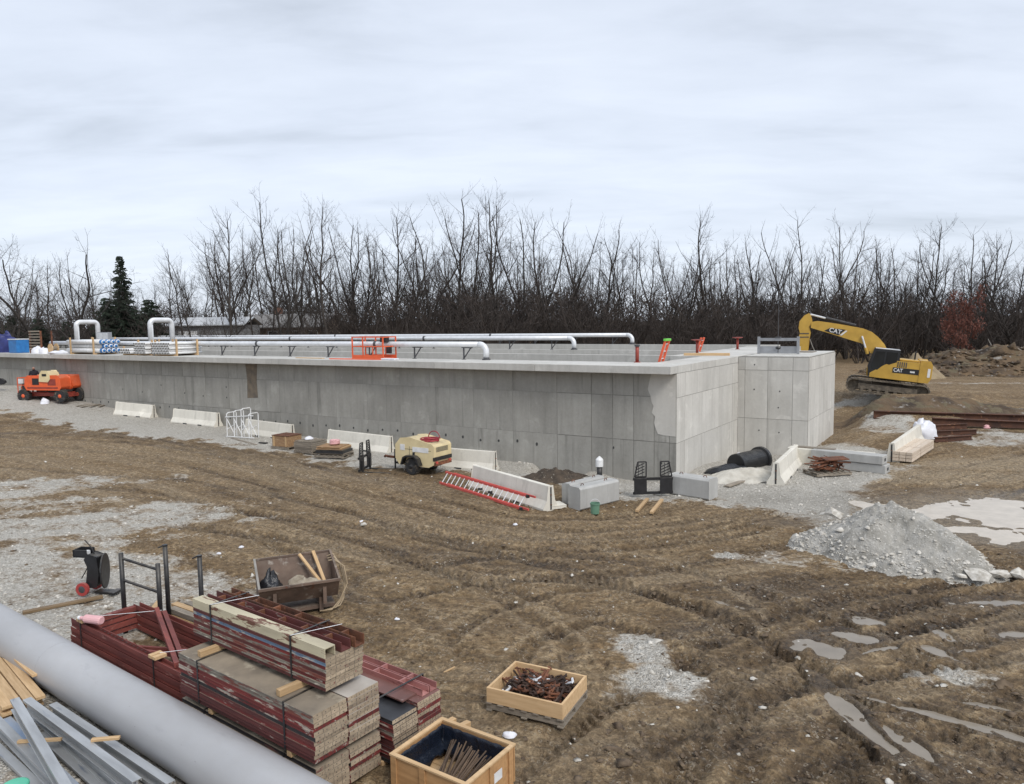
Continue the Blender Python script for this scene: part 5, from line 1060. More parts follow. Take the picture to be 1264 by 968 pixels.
cyl((560, 205), (178, 98), 0, .11, 'stick_cylinder', bm, f=.66)
for s in (-1, 1): cyl((660, 450), (612, 295), s*.42, .10, 'boom_cylinder', bm, M_YEL, M_GALV, .35)
MB().tube([(*[ept(180, 320)[0]], .1, ept(180, 320)[1]), (ept(205, 390)[0], .1, ept(205, 390)[1]), (ept(230, 440)[0], .1, ept(230, 440)[1])], .03, 6).build('hydraulic_hose', M_PALE, stk)
for (z, w) in ((268, 1.02), (300, 1.02)): a = ept(94, z); b = ept(172, z); MB().bar((a[0], 0, a[1]), (b[0], 0, b[1]), .52, .06).build('stick_band', M_DKST, stk)
a = ept(120, 640); bk = MB().prism([(a[0]-.5, a[1]+.6), (a[0]+.45, a[1]+.55), (a[0]+.5, a[1]-.2), (a[0]-.1, a[1]-.75), (a[0]-.75, a[1]-.5), (a[0]-.9, a[1]+.1)], -.6, .6, 'y').build('bucket', M_TRK, ex, bevel=.03)
# ================================================================== BOOM LIFT
p = gr(58, 496.5); lift = thing('boom_lift', 'orange and cream boom lift parked against the tank wall', 'boom lift', p+Vector((0, .6, 0)), R(-12))
for (x, y) in ((-1.45, -.75), (1.45, -.75), (-1.45, .8), (1.45, .8)): wheel(lift, TR((x, y, .44), R(0 if y > 0 else 4)), .44, .32, M_ORANGE)
MB().box((0, 0, .52), (2.9, 1.0, .26)).build('chassis', M_RED, lift, bevel=.03)
for s in (-1, 1): MB().box((s*1.45, 0, .44), (.22, 1.3, .2)).build('axle', M_RED, lift)
MB().lathe([(.42, .64), (.42, .86)], 20, Matrix.Translation((.3, 0, 0))).build('turntable', M_BLACK, lift)
hood = MB().prism([(-1.05, .88), (-1.18, 1.1), (-1.15, 1.55), (-.95, 1.78), (1.35, 1.80), (1.56, 1.65), (1.62, 1.05), (1.5, .88)], -.95, -.05, 'y').build('hood', M_ORANGE, lift, bevel=.05); MB().prism([(-.9, .88), (-1.1, 1.7), (1.35, 1.75), (1.6, 1.05), (1.5, .88)], .1, .95, 'y').build('hood', M_ORANGE, lift, bevel=.05)
MB().box((-.32, -.955, 1.42), (.52, .02, .44)).build('vent', M_BLACK, hood); MB().box((.95, -.955, 1.38), (.62, .02, .42)).build('vent', M_RED, hood); MB().box((.2, -.955, 1.0), (2.4, .02, .1)).build('trim_band', M_RED, hood)
ct = MB().prism([(.05, 1.45), (.1, 1.9), (.28, 2.12), (.66, 2.12), (.84, 1.85), (.86, 1.6), (.7, 1.42)], -1.02, -.2, 'y').build('cream_cover', M_CREAM, lift, bevel=.04); MB().box((.46, -1.025, 1.86), (.34, .02, .16)).build('vent', M_BLACK, ct)
MB().prism([(-1.9, 1.35), (.3, 2.0), (.6, 2.0), (.6, 1.8), (-1.8, 1.15)], -.03, .08, 'y').build('boom', M_CREAM, lift); MB().prism([(-2.3, 1.0), (-1.2, 1.42), (-1.2, 1.25), (-2.25, .82)], -.2, .2, 'y').build('jib', M_ORANGE, lift)
bk_ = Vector((-1.95, .25, .55)); 
MB().box(tuple(bk_), (.85, 1.3, .06)).build('basket_floor', M_RED, lift)
for sx in (-1, 1):
    for sy in (-1, 1): MB().box((bk_[0]+sx*.4, bk_[1]+sy*.62, bk_[2]+.56), (.045, .045, 1.1)).build('basket_post', M_ORANGE, lift)
for z in (.58, 1.08):
    for sy in (-1, 1): MB().bar((bk_[0]-.4, bk_[1]+sy*.62, bk_[2]+z), (bk_[0]+.4, bk_[1]+sy*.62, bk_[2]+z), .045, .045).build('basket_rail', M_ORANGE, lift)
    for sx in (-1, 1): MB().bar((bk_[0]+sx*.4, bk_[1]-.62, bk_[2]+z), (bk_[0]+sx*.4, bk_[1]+.62, bk_[2]+z), .045, .045).build('basket_rail', M_ORANGE, lift)
MB().box((bk_[0]-.1, bk_[1]-.66, bk_[2]+.85), (.36, .06, .3)).build('notice_plate', M_GALV, lift); MB().box((bk_[0]+.1, bk_[1]-.5, bk_[2]+.5), (.3, .25, .4)).build('control_box', M_BLACK, lift)
# the worker in the basket
M_CLOTH = pm('dark_work_clothes', (.016, .017, .024), (.009, .009, .013), 5, .9, bump=.4); M_SKIN = pm('skin', (.36, .21, .15), (.30, .17, .12), 6, .6)
wp = lift.matrix_basis @ Vector((bk_[0]+.22, bk_[1]+.15, bk_[2]+.032))
pe_ = thing('person', 'person in dark hooded work clothes standing in the boom lift basket', 'person', wp, R(20))
def skin(name, verts, edges, rad, mat, par, root=0, sub=2):
    me = bpy.data.meshes.new(name); me.from_pydata(verts, edges, []); o = link(name, me, par); me.materials.append(mat); s = o.modifiers.new('skin', 'SKIN'); s.use_smooth_shade = True
    for k, r in enumerate(rad): me.skin_vertices[0].data[k].radius = r if isinstance(r, tuple) else (r, r); me.skin_vertices[0].data[k].use_root = (k == root)
    b = o.modifiers.new('sub', 'SUBSURF'); b.levels = b.render_levels = sub; return o
vb = [(0, 0, .95), (0, 0, 1.15), (0, .01, 1.38), (0, .02, 1.50), (0, 0, 1.66), (.1, 0, .92), (.13, -.03, .50), (.14, .02, .08), (.15, -.12, .05), (-.1, 0, .92), (-.13, .03, .50), (-.14, .06, .08), (-.15, -.08, .05), (.2, .01, 1.42), (.3, .0, 1.16), (.38, -.2, 1.08), (-.2, .01, 1.42), (-.28, -.02, 1.15), (-.22, -.22, 1.05), (.42, -.28, 1.07), (-.2, -.30, 1.03)]
eb = [(0, 1), (1, 2), (2, 3), (3, 4), (0, 5), (5, 6), (6, 7), (7, 8), (0, 9), (9, 10), (10, 11), (11, 12), (2, 13), (13, 14), (14, 15), (2, 16), (16, 17), (17, 18), (15, 19), (18, 20)]
rb = [(.17, .12), (.17, .12), (.19, .13), .07, (.095, .11), .10, .075, .05, .05, .10, .075, .05, .05, .085, .065, .05, .085, .065, .05, .04, .04]
body_ = skin('body', vb, eb, rb, M_CLOTH, pe_)
fc = lump.__call__ if False else None
m = MB().lathe([(.02, 1.56), (.065, 1.58), (.08, 1.65), (.072, 1.72), (.02, 1.74)], 12, Matrix.Translation((0, -.055, 0))); fo = m.build('face', M_SKIN, pe_, smooth=True); MB().box((0, -.135, 1.645), (.025, .03, .05)).build('nose', M_SKIN, fo)
for s in (-1, 1):
    MB().box((s*.03, -.128, 1.672), (.02, .012, .012)).build('eye', M_HOLE, fo)
    hx, hy, hz_ = ((.42, -.28, 1.07) if s > 0 else (-.2, -.30, 1.03)); hd = MB(); hd.box((hx, hy-.05, hz_), (.08, .09, .03))
    for k in range(4): hd.tube([(hx-.03+.02*k, hy-.09, hz_), (hx-.03+.02*k, hy-.13-.01*(k in (1, 2)), hz_-.01), (hx-.03+.02*k, hy-.15-.01*(k in (1, 2)), hz_-.03)], [.009, .008, .007], 5)
    hd.tube([(hx-.04*s, hy-.04, hz_), (hx-.065*s, hy-.08, hz_-.01), (hx-.06*s, hy-.11, hz_-.02)], [.011, .01, .008], 5); hd.build('hand', M_SKIN, pe_)
MB().box((0, -.137, 1.612), (.045, .01, .008)).build('mouth', M_RED, fo)
# bits near the lift
lump('white_bag', 'round white bag on the gravel in front of the boom lift', 'bag', gr(55, 498.5), (.62, .5, .34), M_SHEET, 71, 8)
o = thing('board_pile', 'dark boards strewn on the ground right of the boom lift', 'boards', gr(108, 502)+Vector((0, .4, 0)), R(10))
for k in range(5): MB().box((-.7+.4*k, .1*math.sin(k*2), .05+.03*(k % 2)), (.16, 2.0, .05)).build('board', M_WOODG, o, TR((0, 0, 0), R(-28+6*k)))
p = D(1, 471, 52.5); o = thing('black_mirror', 'black wing shaped object on a post at the left edge', 'mirror', (p[0], p[1], float(gz(p[0], p[1]))), 0); hh = p[2]-o.location[2]
MB().prism([(-.5, -.12), (.1, -.2), (.32, -.06), (.3, .05), (.08, .18), (-.3, .22), (-.6, .1)], -.1, .1, 'y', Matrix.Translation((0, 0, hh))).build('head', M_BLACK, o, bevel=.03); MB().tube([(-.2, 0, 0), (-.2, 0, hh-.1)], .03, 6).build('post', M_DKST, o)
# ================================================================== FOREGROUND YARD
FA = R(-36.9); FE = Vector((math.cos(FA), math.sin(FA), 0)); FN = Vector((-FE[1], FE[0], 0))
def FP(s, n, z=0.0): p = FE*s+FN*n; return Vector((p[0], p[1], z))
# big grey pipe
M_BIGP = pm('grey_primed_pipe', (.42, .42, .425), (.33, .33, .335), .9, .42, .0, bump=.08, bscale=40, dust=((.30, .28, .25), .12), spots=((.30, .30, .31), 3.0, .62, .74), spots2=((.16, .15, .14), 26, .70, .73), stretch=(.35, 1, 1))
o = thing('steel_pipe', 'large smooth grey pipe lying across the lower left corner', 'pipe', FP(-9, 5.04, .0), FA)
r = .389; prof = [(r-.012, -11.0), (r, -11.0)]+[(r, -11+20*k/24) for k in range(1, 25)]+[(r-.012, 9.0)]
MB().lathe(prof, 64, TR((0, 0, r), 0, 0, R(90))).build('barrel', M_BIGP, o, smooth=True)
for x in (-4.35, 2.9): MB().lathe([(r-.002, -.007), (r+.0035, -.004), (r+.0035, .004), (r-.002, .007)], 64, TR((x, 0, r), 0, 0, R(90))).build('weld_seam', pm('weld_bead', (.36, .36, .37), (.30, .30, .31), 20, .5), o)
# painted plywood form panels
def paint(name, base, base2, under, a, b, sc=5, extra=None):
    return pm(name, base, base2, 3, .7, bump=.35, bscale=35, bdist=.006, spots=(under, sc, a, b), spots2=extra, stretch=(.45, 1.6, 2.2), rv=.16)
PT = {'red': paint('peeling_red_paint', (.19, .030, .025), (.085, .016, .015), (.36, .31, .26), .57, .61, 6, ((.05, .03, .026), 9, .60, .66)), 'cream': paint('peeling_cream_paint', (.58, .52, .36), (.42, .37, .26), (.15, .065, .04), .55, .60, 6),
      'blue': paint('peeling_blue_paint', (.16, .24, .33), (.11, .16, .23), (.42, .40, .36), .54, .60, 7, ((.10, .06, .045), 9, .60, .66)), 'grey': paint('worn_grey_paint', (.25, .225, .185), (.13, .112, .09), (.42, .385, .32), .57, .62, 7, ((.16, .05, .036), 5, .50, .56)),
      'maroon': paint('worn_maroon_paint', (.13, .035, .030), (.07, .022, .02), (.26, .21, .18), .62, .68, 6), 'dark': paint('blackened_paint', (.035, .030, .03), (.02, .018, .018), (.16, .06, .05), .62, .68, 5)}
M_END = pm('tan_panel_ends', (.42, .335, .235), (.27, .21, .145), 5, .8, bump=.4, bscale=30, spots=((.20, .15, .10), 16, .60, .66), rv=.14)
M_TOPP = pm('stained_form_plywood', (.33, .27, .195), (.17, .14, .105), 1.5, .8, bump=.2, spots=((.46, .40, .30), 2.2, .55, .68), rv=.12); M_TOPG = pm('chalky_form_face', (.46, .42, .37), (.34, .305, .265), 2.5, .85, bump=.2); M_TOPK = pm('black_phenolic_face', (.035, .036, .04), (.022, .022, .025), 3, .45, bump=.1, spots=((.10, .085, .075), 4, .6, .7)); M_TOPR = pm('maroon_form_face', (.21, .10, .085), (.13, .065, .055), 2.5, .6, bump=.2, spots=((.36, .28, .25), 4, .62, .72))
PMESH = {}
def pmesh(L, W_, t, side, end, top):
    k = (round(L, 3), round(W_, 3), t, side, end.name, top.name)
    if k not in PMESH:
        m = MB(); m.box((0, 0, t/2), (L, W_, t)); m.mi = [0, 2, 0, 0, 1, 1]
        m.m = 0
        for s in (-1, 1):
            for z in (.006, t-.006): m.box((0, s*(W_/2+.003), z), (L, .006, .012))
        m.m = 3
        for i in range(4): m.box((L/2+.001, -W_/2+W_*(i+.5)/4, t*(.5+.12*(-1)**i)), (.004, .010, t*.24))
        for i in range(3): m.box((L/2+.001, -W_/2+W_*(i+1)/4+.01, t*.5), (.003, .004, t*.8))
        PMESH[k] = m.mesh('form_panel', [PT[side], end, top, M_HOLE])
    return PMESH[k]
rf_ = random.Random(21)
def strap(o, x, n0, n1, z0, z1, mat=M_BLACK, w=.032):
    m = MB(); m.box((x, n0-.010, (z0+z1)/2), (w, .006, z1-z0)); m.box((x, n1+.010, (z0+z1)/2), (w, .006, z1-z0)); m.box((x, (n0+n1)/2, z1+.005), (w, n1-n0+.026, .006)); m.build('strap', mat, o)
def stack(label, s0, s1, n0, cols, W_, z0, layers, t, straps, top=M_TOPP, zb=0):
    """layers: list over height of lists over columns of (side, end material or None)"""
    L = s1-s0; o = thing('form_panel_bundle', label, 'form panels', FP((s0+s1)/2, n0, z0), FA, 'banded bundles of concrete form panels')
    for j, row in enumerate(layers):
        for c, q in enumerate(row):
            if q is None: continue
            side, end = q; tp = top[c] if isinstance(top, (list, tuple)) else top
            link('form_panel', pmesh(L, W_, t-.004, side, end, tp), o, Matrix.Translation((rf_.uniform(-.014, .014), W_/2+c*(W_+.012)+rf_.uniform(-.008, .008), j*t)))
    h = len(layers)*t
    for x in straps: strap(o, x, 0, cols*(W_+.012), 0, h)
    return o, h
E_ = M_END; RD = PT['red']
t = .057
def rows(spec): return [[(a, E_ if not a.endswith('!') else None) for a in r] for r in spec]
rr_ = random.Random(31)
def mixrow(n, w): return [[(rr_.choices(('red', 'maroon', 'grey', 'dark'), w)[0], rr_.choices((E_, E_, E2_, PT['red']), (5, 3, 3, 2))[0]) for c in range(2)] for j in range(n)]
E2_ = pm('dirty_panel_ends', (.36, .285, .20), (.22, .17, .12), 5, .85, bump=.4, bscale=30, spots=((.16, .05, .04), 8, .58, .66), rv=.16)
lower = mixrow(8, (6, 4, .4, 1))
stack('lowest red bundle of form panels, behind the grey pipe', -10.32, -7.24, 5.50, 2, .525, .09, lower, t, (-.95, .9))
upper = mixrow(9, (8, 4, .2, .6))+[[('grey', E_), ('maroon', E2_)], [('grey', E_), ('grey', E_)]]
stack('red peeling bundle of form panels with bare plywood top', -10.30, -7.22, 5.48, 2, .525, .635, upper, t, (-1.05, .95), [M_TOPP, M_TOPG])
tb_z = .635+11*t
def timber(label, a, b, w=.09, h=.09, mat=M_WOOD): return board('timber', label, 'timber', a, b, w, h, mat, 0, 'square timbers under the bundles')
for k, s_ in enumerate((-9.55, -7.75)):
    timber(['left square timber carrying the lowest bundle', 'right square timber carrying the lowest bundle'][k], FP(s_, 5.45, 0), FP(s_+.02, 6.9 if k else 6.55, 0), .09, .09)
    timber(['left square timber between the red bundles', 'right square timber between the red bundles'][k], FP(s_, 5.48, .09+8*t), FP(s_, 6.54, .09+8*t), .09, .075)
timber('left square timber on the plywood top under the cream bundle', FP(-9.9, 5.56, tb_z), FP(-9.86, 6.5, tb_z)); timber('right square timber on the plywood top under the cream bundle', FP(-7.98, 5.52, tb_z), FP(-7.92, 6.5, tb_z))
wz = tb_z+.094
wl = [[('maroon', E_)], [('grey', E2_)], [('red', E_)], [('grey', E_)], [('maroon', E2_)], [('grey', E_)], [('red', E_)], [('blue', E_)], [('maroon', E_)]]
wo_, wh = stack('upper bundle of form panels topped with cream steel channels', -10.5, -7.42, 5.84, 1, .62, wz, wl, .048, ())
def channel(o, name, x0, x1, y, z, w, h, mat, up=True, th=.012, T=None):
    m = MB(); L = x1-x0; c = (x0+x1)/2
    m.box((c, y, z+(th/2 if up else h-th/2)), (L, w, th))
    for s in (-1, 1): m.box((c, y+s*(w/2-th/2), z+h/2+(th/2 if up else -th/2)), (L, th, h-th))
    return m.build(name, mat, o, T)
channel(wo_, 'steel_channel', -1.54, 1.54, .085, wh+.002, .17, .13, PT['cream'], False); channel(wo_, 'steel_channel', -1.54, 1.56, .33, wh+.002, .16, .13, PT['maroon'], True); channel(wo_, 'steel_channel', -1.45, 1.6, .53, wh+.002, .16, .14, M_RUST, True)
for k in range(6): MB().box((-1.3+.5*k, .33, wh+.07), (.03, .15, .10)).build('spacer_plate', M_RUST, wo_); MB().box((-1.2+.5*k, .53, wh+.08), (.03, .15, .10)).build('spacer_plate', M_RUST, wo_)
for x in (-1.05, .85): strap(wo_, x, 0, .63, 0, wh+.134)
for x in (-1.05, .85): MB().tube([(x, .0, wh+.145), (x+.3, .62, wh+.16)], .004, 5).build('wire_tie', M_GALV, wo_)
# right bundle
rl = mixrow(10, (3, 5, 2, 3))+[[('dark', E_), ('grey', E_)], [None, ('maroon', E_)]]
ro, rh = stack('dark red bundle of form panels with two pink edged channels on top', -10.1, -7.06, 6.64, 2, .46, .09, rl, t, (), [M_TOPK, M_TOPR])
M_PKCH = paint('chalky_red_channel_paint', (.42, .20, .18), (.30, .12, .11), (.16, .06, .05), .60, .66, 5)
for y in (.70, .86): channel(ro, 'steel_channel', -1.4, 1.46, y, rh, .14, .10, M_PKCH, True)
for k in range(5):
    for y in (.70, .86): MB().box((-1.2+.55*k, y, rh+.06), (.03, .12, .08)).build('spacer_plate', M_PKCH, ro)
MB().box((.0, .52, rh+.012), (2.7, .34, .022)).build('cover_sheet', M_TOPR, ro); strap(ro, 1.15, -.0, .96, 0, rh+.11); MB().tube([(.2, -.02, rh-.08), (.75, .45, rh+.03)], .004, 5).build('wire_tie', M_GALV, ro)
timber('square timber sticking out beyond the right bundle', FP(-7.3, 6.6, 0), FP(-7.22, 8.05, .0)); timber('left square timber under the dark right bundle', FP(-9.6, 6.62, 0), FP(-9.6, 7.62, 0)); timber('pale square timber end jutting between bundle and open crate', FP(-7.0, 7.50, .05), FP(-6.98, 8.1, .0))
# ================================================================== RED STEEL FRAMES
M_OX = paint('red_oxide_paint', (.24, .060, .045), (.13, .035, .03), (.34, .16, .13), .62, .70, 5)
fo_ = thing('steel_frame_stack', 'stack of red oxide steel frames behind the grey pipe', 'steel frames', FP(-12.75, 5.8, 0), FA)
L = 4.15
for j in range(7): channel(fo_, 'side_channel', -L/2+.02*j-.02*(j % 2), L/2-.05*(j % 3), .06+.02*(j % 2), .06+j*.085, .13, .08, M_OX, j % 2 == 0)
for j in range(5): channel(fo_, 'side_channel', -L/2+.1, L/2+.3-.1*j, 1.22+.02*(j % 2), .06+j*.10, .13, .09, M_OX, True)
for j in range(4): MB().box((-L/2+.12+.03*(j % 2), .66, .12+j*.12), (.11, 1.05, .09)).build('end_channel', M_OX, fo_)
for j in range(3): MB().box((L/2-.25-.06*j, .66, .12+j*.12), (.11, 1.05, .09)).build('end_channel', M_OX, fo_)
for dy in (0, .13): MB().bar((-L/2+1.0+dy*2.2, 1.16, .64), (L/2-.55+dy*2.2, .12, .64), .075, .085).build('diagonal_brace', M_OX, fo_)
MB().bar((.5, 1.15, .34), (1.9, .15, .36), .05, .06).build('diagonal_brace', M_OX, fo_); MB().bar((-1.0, .2, .3), (.9, 1.1, .32), .05, .06).build('diagonal_brace', M_OX, fo_); MB().bar((.1, .2, .48), (1.9, .9, .50), .05, .06).build('diagonal_brace', M_OX, fo_)
for x in (-1.55, 1.05):
    strap(fo_, x, -.01, .14, 0.03, .67); q = MB(); q.box((x-.06, .06, .70), (.09, .2, .05)); q.box((x+.06, .06, .70), (.09, .2, .05)); q.build('wooden_block', M_WOOD, fo_)
    MB().tube([(x, .1, .73), (x+.5, 1.25, .60)], .005, 5).build('wire_tie', M_GALV, fo_)
hl = MB()
for k in range(14): hl.lathe([(.012, 0), (.012, .003)], 8, Matrix.Translation((-.9+.13*k, .06, .657)))
hl.build('bolt_hole', M_HOLE, fo_)
for k in range(9): MB().tube([(-1.6+.16*k, .5+.05*math.sin(k*3), .12), (-1.45+.16*k, .62+.05*math.cos(k*2), .16+.03*(k % 3))], .035, 7).build('loose_fitting', M_RUST, fo_)
o = thing('pink_bottle', 'pink plastic jug lying on the red frame stack', 'jug', FP(-13.95, 5.86, .70), FA+R(20)); MB().lathe([(.03, -.30), (.035, -.22), (.075, -.16), (.08, .18), (.06, .2)], 14, TR((0, 0, .08), 0, 0, R(90))).build('shell', M_PINK, o, smooth=False); MB().lathe([(.036, -.33), (.036, -.28)], 12, TR((0, 0, .08), 0, 0, R(90))).build('cap', M_WHITE, o)
# lumber lying behind the frames
o = thing('lumber_pile', 'new yellow boards lying behind the red frame stack', 'lumber', FP(-12.9, 7.75, 0), FA+R(2))
for j in range(3):
    for i in range(3): MB().box((.1*math.sin(i*3+j), (i-1)*.17, .10+.12*j), (3.5-.2*j, .14, .10)).build('board', M_WOOD if (i+j) % 2 else M_WOODG, o, bevel=.006)
for x in (-1.2, 1.2): MB().box((x, 0, .025), (.09, .6, .05)).build('bearer', M_WOODG, o)
o = thing('scrap_wood', 'broken dark wood scraps at the left end of red frames', 'wood scraps', FP(-15.2, 7.4, 0), FA)
for k in range(7): MB().bar((-.4+.1*k, -.2+.07*k, .04+.05*k), (.3+.05*k, .15-.08*k, .05+.06*(k % 4)), .12, .03).build('wood_piece', M_WOODG if k % 3 else M_WOOD, o)
# black posts: end frame and two single posts
def post(o, p, top, r=.045): MB().tube([p, (p[0], p[1], top)], r, 12).build('post', M_BLACK, o, smooth=True)
a = G(153, 745, .6); b = G(197.5, 746, .6); d = b-a
o = thing('black_end_frame', 'black steel end frame with two rails behind red frames', 'end frame', (a[0], a[1], 0)); post(o, (0, 0, 0), 1.62); post(o, (d[0], d[1], 0), 1.42)
for z0, z1 in ((1.52, 1.30), (1.08, .84)): MB().tube([(0, 0, z0), (d[0], d[1], z1)], .027, 8).build('rail', M_BLACK, o)
for px, pt, lab, z in ((203.5, 673, 'tall single black post right of the black end frame', 1.72), (246, 686, 'single black post at left end of the cream bundle', 1.62)):
    for zz0 in np.linspace(10, 20, 400):
        q = D(px, pt, zz0)
        if q[2] < z: break
    o = thing('black_post', lab, 'post', (q[0], q[1], 0)); MB().tube([(0, 0, 0), (0, 0, z)], .045, 12).build('tube', M_BLACK, o, smooth=True); MB().lathe([(.052, z-.02), (.052, z+.005)], 12).build('cap', M_BLACK, o); MB().box((0, 0, .01), (.2, .2, .02)).build('base_plate', M_BLACK, o); MB().tube([(-.14, 0, z-.06), (-.05, 0, z-.02)], .014, 6).build('pin', M_BLACK, o)
# ================================================================== HOSE REEL CART
p = gr(106, 733); o = thing('hose_reel_cart', 'black reel cart with red wheels standing on the gravel', 'reel cart', p+Vector((.05, .1, 0)), R(-8))
M_RW = pm('red_wheel', (.42, .055, .05), (.30, .04, .036), 5, .55, dust=((.3, .26, .2), .5))
for y in (-.24, .2):
    w_ = MB().lathe([(.10, -.035), (.15, -.035), (.15, .035), (.10, .035)], 20, TR((0, y, .15), 0, R(90))).build('wheel', M_RW, o); MB().lathe([(.02, -.05), (.05, -.045), (.098, -.03), (.098, .03), (.05, .045), (.02, .05)], 16, TR((0, y, .15), 0, R(90))).build('hub', M_DKST, w_)
MB().tube([(0, -.24, .15), (0, .2, .15)], .014, 8).build('axle', M_BLACK, o)
MB().prism([(.02, .16), (.10, .62), (.02, .80), (.10, .92), (.30, .86), (.33, .45), (.27, .18)], -.15, .13, 'y').build('frame', M_BLACK, o, bevel=.02)
MB().lathe([(.27, -.02), (.32, -.015), (.32, .015), (.27, .02)], 26, TR((.40, .0, .52), R(20), 0, R(90)) @ Matrix.Scale(1.25, 4, (1, 0, 0))).build('reel_disc', M_BLACK, o); MB().lathe([(.10, -.07), (.10, .07)], 16, TR((.33, .0, .52), R(20), 0, R(90))).build('reel_drum', M_BLACK, o)
tr_ = MB(); tr_.box((-.10, 0, .86), (.34, .28, .03)); tr_.box((-.26, 0, .94), (.02, .28, .16)); tr_.box((-.10, -.13, .94), (.34, .02, .16)); tr_.box((-.10, .13, .94), (.34, .02, .16)); tr_.build('tray', M_BLACK, o); MB().box((-.02, .02, .93), (.08, .08, .08)).build('buckle', M_WHITE, o)
MB().tube([(.18, 0, .85), (.10, 0, 1.05), (-.06, 0, 1.22)], .014, 6).build('handle', M_BLACK, o); MB().tube([(-.12, -.1, .35), (-.02, -.1, .5), (.04, -.1, .6)], .012, 6).build('crank', M_BLACK, o); MB().box((.45, 0, .03), (.55, .2, .035)).build('foot_bar', M_BLACK, o); MB().box((.66, -.05, .055), (.14, .3, .03)).build('foot_bar', M_BLACK, o)
board('plank', 'long brown plank lying on gravel above the grey pipe', 'plank', gr(28, 758), gr(127, 738), .14, .05, pm('brown_stained_plank', (.24, .165, .09), (.15, .10, .055), 2, .8, bump=.4, stretch=(1, 10, 10)))
# ================================================================== STEEL HOPPER
p = (G(324.8, 729.6, .72)+G(421, 716.3, .72)+G(314, 693, 1.02)+G(402.6, 680, 1.02))/4
M_HOP = pm('rusty_brown_steel', (.17, .115, .085), (.085, .058, .045), 2.5, .8, bump=.4, spots=((.30, .26, .22), 4, .58, .68), spots2=((.12, .05, .03), 7, .62, .70), dust=((.30, .26, .20), .4))
o = thing('steel_hopper', 'open brown steel hopper holding debris in the yard', 'hopper', (p[0], p[1], 0), R(23)); w = .80
def plate(o, name, q, th, mat):
    q = [Vector(x) for x in q]; n = (q[1]-q[0]).cross(q[2]-q[0]).normalized()*th; k = len(q); m = MB().add(q+[x+n for x in q], [tuple(range(k-1, -1, -1)), tuple(range(k, 2*k))]+[(i, (i+1) % k, k+(i+1) % k, k+i) for i in range(k)]); return m.build(name, mat, o)
f0, f1, b0_, b1_ = (-.52, .72), (-.22, .30), (.62, 1.02), (.36, .30)
plate(o, 'front_plate', [(-w, *f0), (-w, *f1), (w, *f1), (w, *f0)], .015, M_HOP); plate(o, 'back_plate', [(w, *b0_), (w, *b1_), (-w, *b1_), (-w, *b0_)], .015, M_HOP); plate(o, 'bottom_plate', [(-w, *f1), (-w, *b1_), (w, *b1_), (w, *f1)], .015, M_HOP)
for s in (-1, 1): plate(o, 'side_plate', [(s*w, *f0), (s*w, *b0_), (s*w, *b1_), (s*w, *f1)][::s], .015, M_HOP)
q = MB(); q.bar((-w-.02, f0[0], f0[1]), (w+.02, f0[0], f0[1]), .05, .05); q.bar((-w-.02, b0_[0], b0_[1]), (w+.02, b0_[0], b0_[1]), .04, .04); q.build('rim', M_HOP, o)
for s in (-1, 1): MB().bar((s*w, f0[0], f0[1]+.01), (s*w, b0_[0], b0_[1]+.01), .045, .04).build('rim', M_PALE if s < 0 else M_HOP, o)
for s in (-1, 1): MB().box((s*.45, .05, .15), (.08, .60, .30)).build('skid', M_HOP, o); MB().box((s*.5, -.36, .40), (.07, .18, .36)).build('gusset', M_HOP, o)
MB().box((.15, .1, .06), (1.2, .5, .07)).build('base_frame', M_HOP, o)
hpt = lambda x, y, z: o_h.matrix_basis @ Vector((x, y, z)); o_h = o
lump('debris', 'pale rubble and rags lying in the hopper', 'debris', hpt(.15, .05, .318), (.95, .5, .34), pm('pale_rubble', (.42, .37, .29), (.24, .20, .15), 5, .9, bump=.8, bscale=16, bdist=.03), 81, 12, R(23)); lump('black_bag', 'black plastic bag slumped in the left end of hopper', 'bag', hpt(-.52, .05, .318), (.48, .42, .55), M_TARP, 83, 12, R(40))
for k, (a, b) in enumerate((((.55, .0, .42), (.12, .52, 1.04)), ((.60, .05, .42), (.42, .56, 1.06)))): A, B = hpt(*a), hpt(*b); board('stick', ['left wooden stick leaning out of the hopper', 'right wooden stick leaning out of the hopper'][k], 'stick', A, B, .07, .035, M_WOOD)
M_ROPE = pm('tan_hose', (.40, .31, .20), (.28, .21, .13), 6, .7, bump=.1); ho = thing('draped_hose', 'tan hose draped over the right end of hopper to the ground', 'hose', hpt(0, 0, 0), R(23))
for k in range(3): MB().tube([(w-.1, .45-.1*k, .95-.02*k), (w+.03, .43-.1*k, 1.0-.04*k), (w+.14+.03*k, .30-.12*k, .80), (w+.20+.02*k, .15-.1*k, .45), (w+.16-.05*k, .0-.05*k, .12), (w+.05-.1*k, -.15-.08*k, .02), (w-.2-.1*k, -.3, .02)], .016, 7).build('loop', M_ROPE, ho, smooth=True)
# ================================================================== OPEN CRATES
M_PINE = pm('pine_crate_boards', (.62, .43, .24), (.50, .33, .17), 2, .7, bump=.25, bscale=20, stretch=(1, 9, 9), rv=.08, spots=((.36, .22, .11), 4, .66, .76))
p = (G(*(602.8, 849.7), .37)+G(722, 834, .37))/2
c1_ = (Vector((-.43, 11.1, 0))+Vector((1.1, 11.48, 0)))/2; ra = R(-26.4)
pallet('pallet', 'grey pallet under the crate of steel clamps', c1_, ra, 1.30, 1.04)
o = thing('open_crate', 'shallow pine crate full of rusty clamps on grey pallet', 'crate', c1_+Vector((0, 0, .142)), ra); Lx, Ly, h = 1.28, 1.02, .235
for s in (-1, 1): MB().box((0, s*(Ly/2-.02), h/2), (Lx, .038, h)).build('side_board', M_PINE, o, bevel=.004); MB().box((s*(Lx/2-.02), 0, h/2), (.038, Ly-.08, h)).build('end_board', M_PINE, o, bevel=.004)
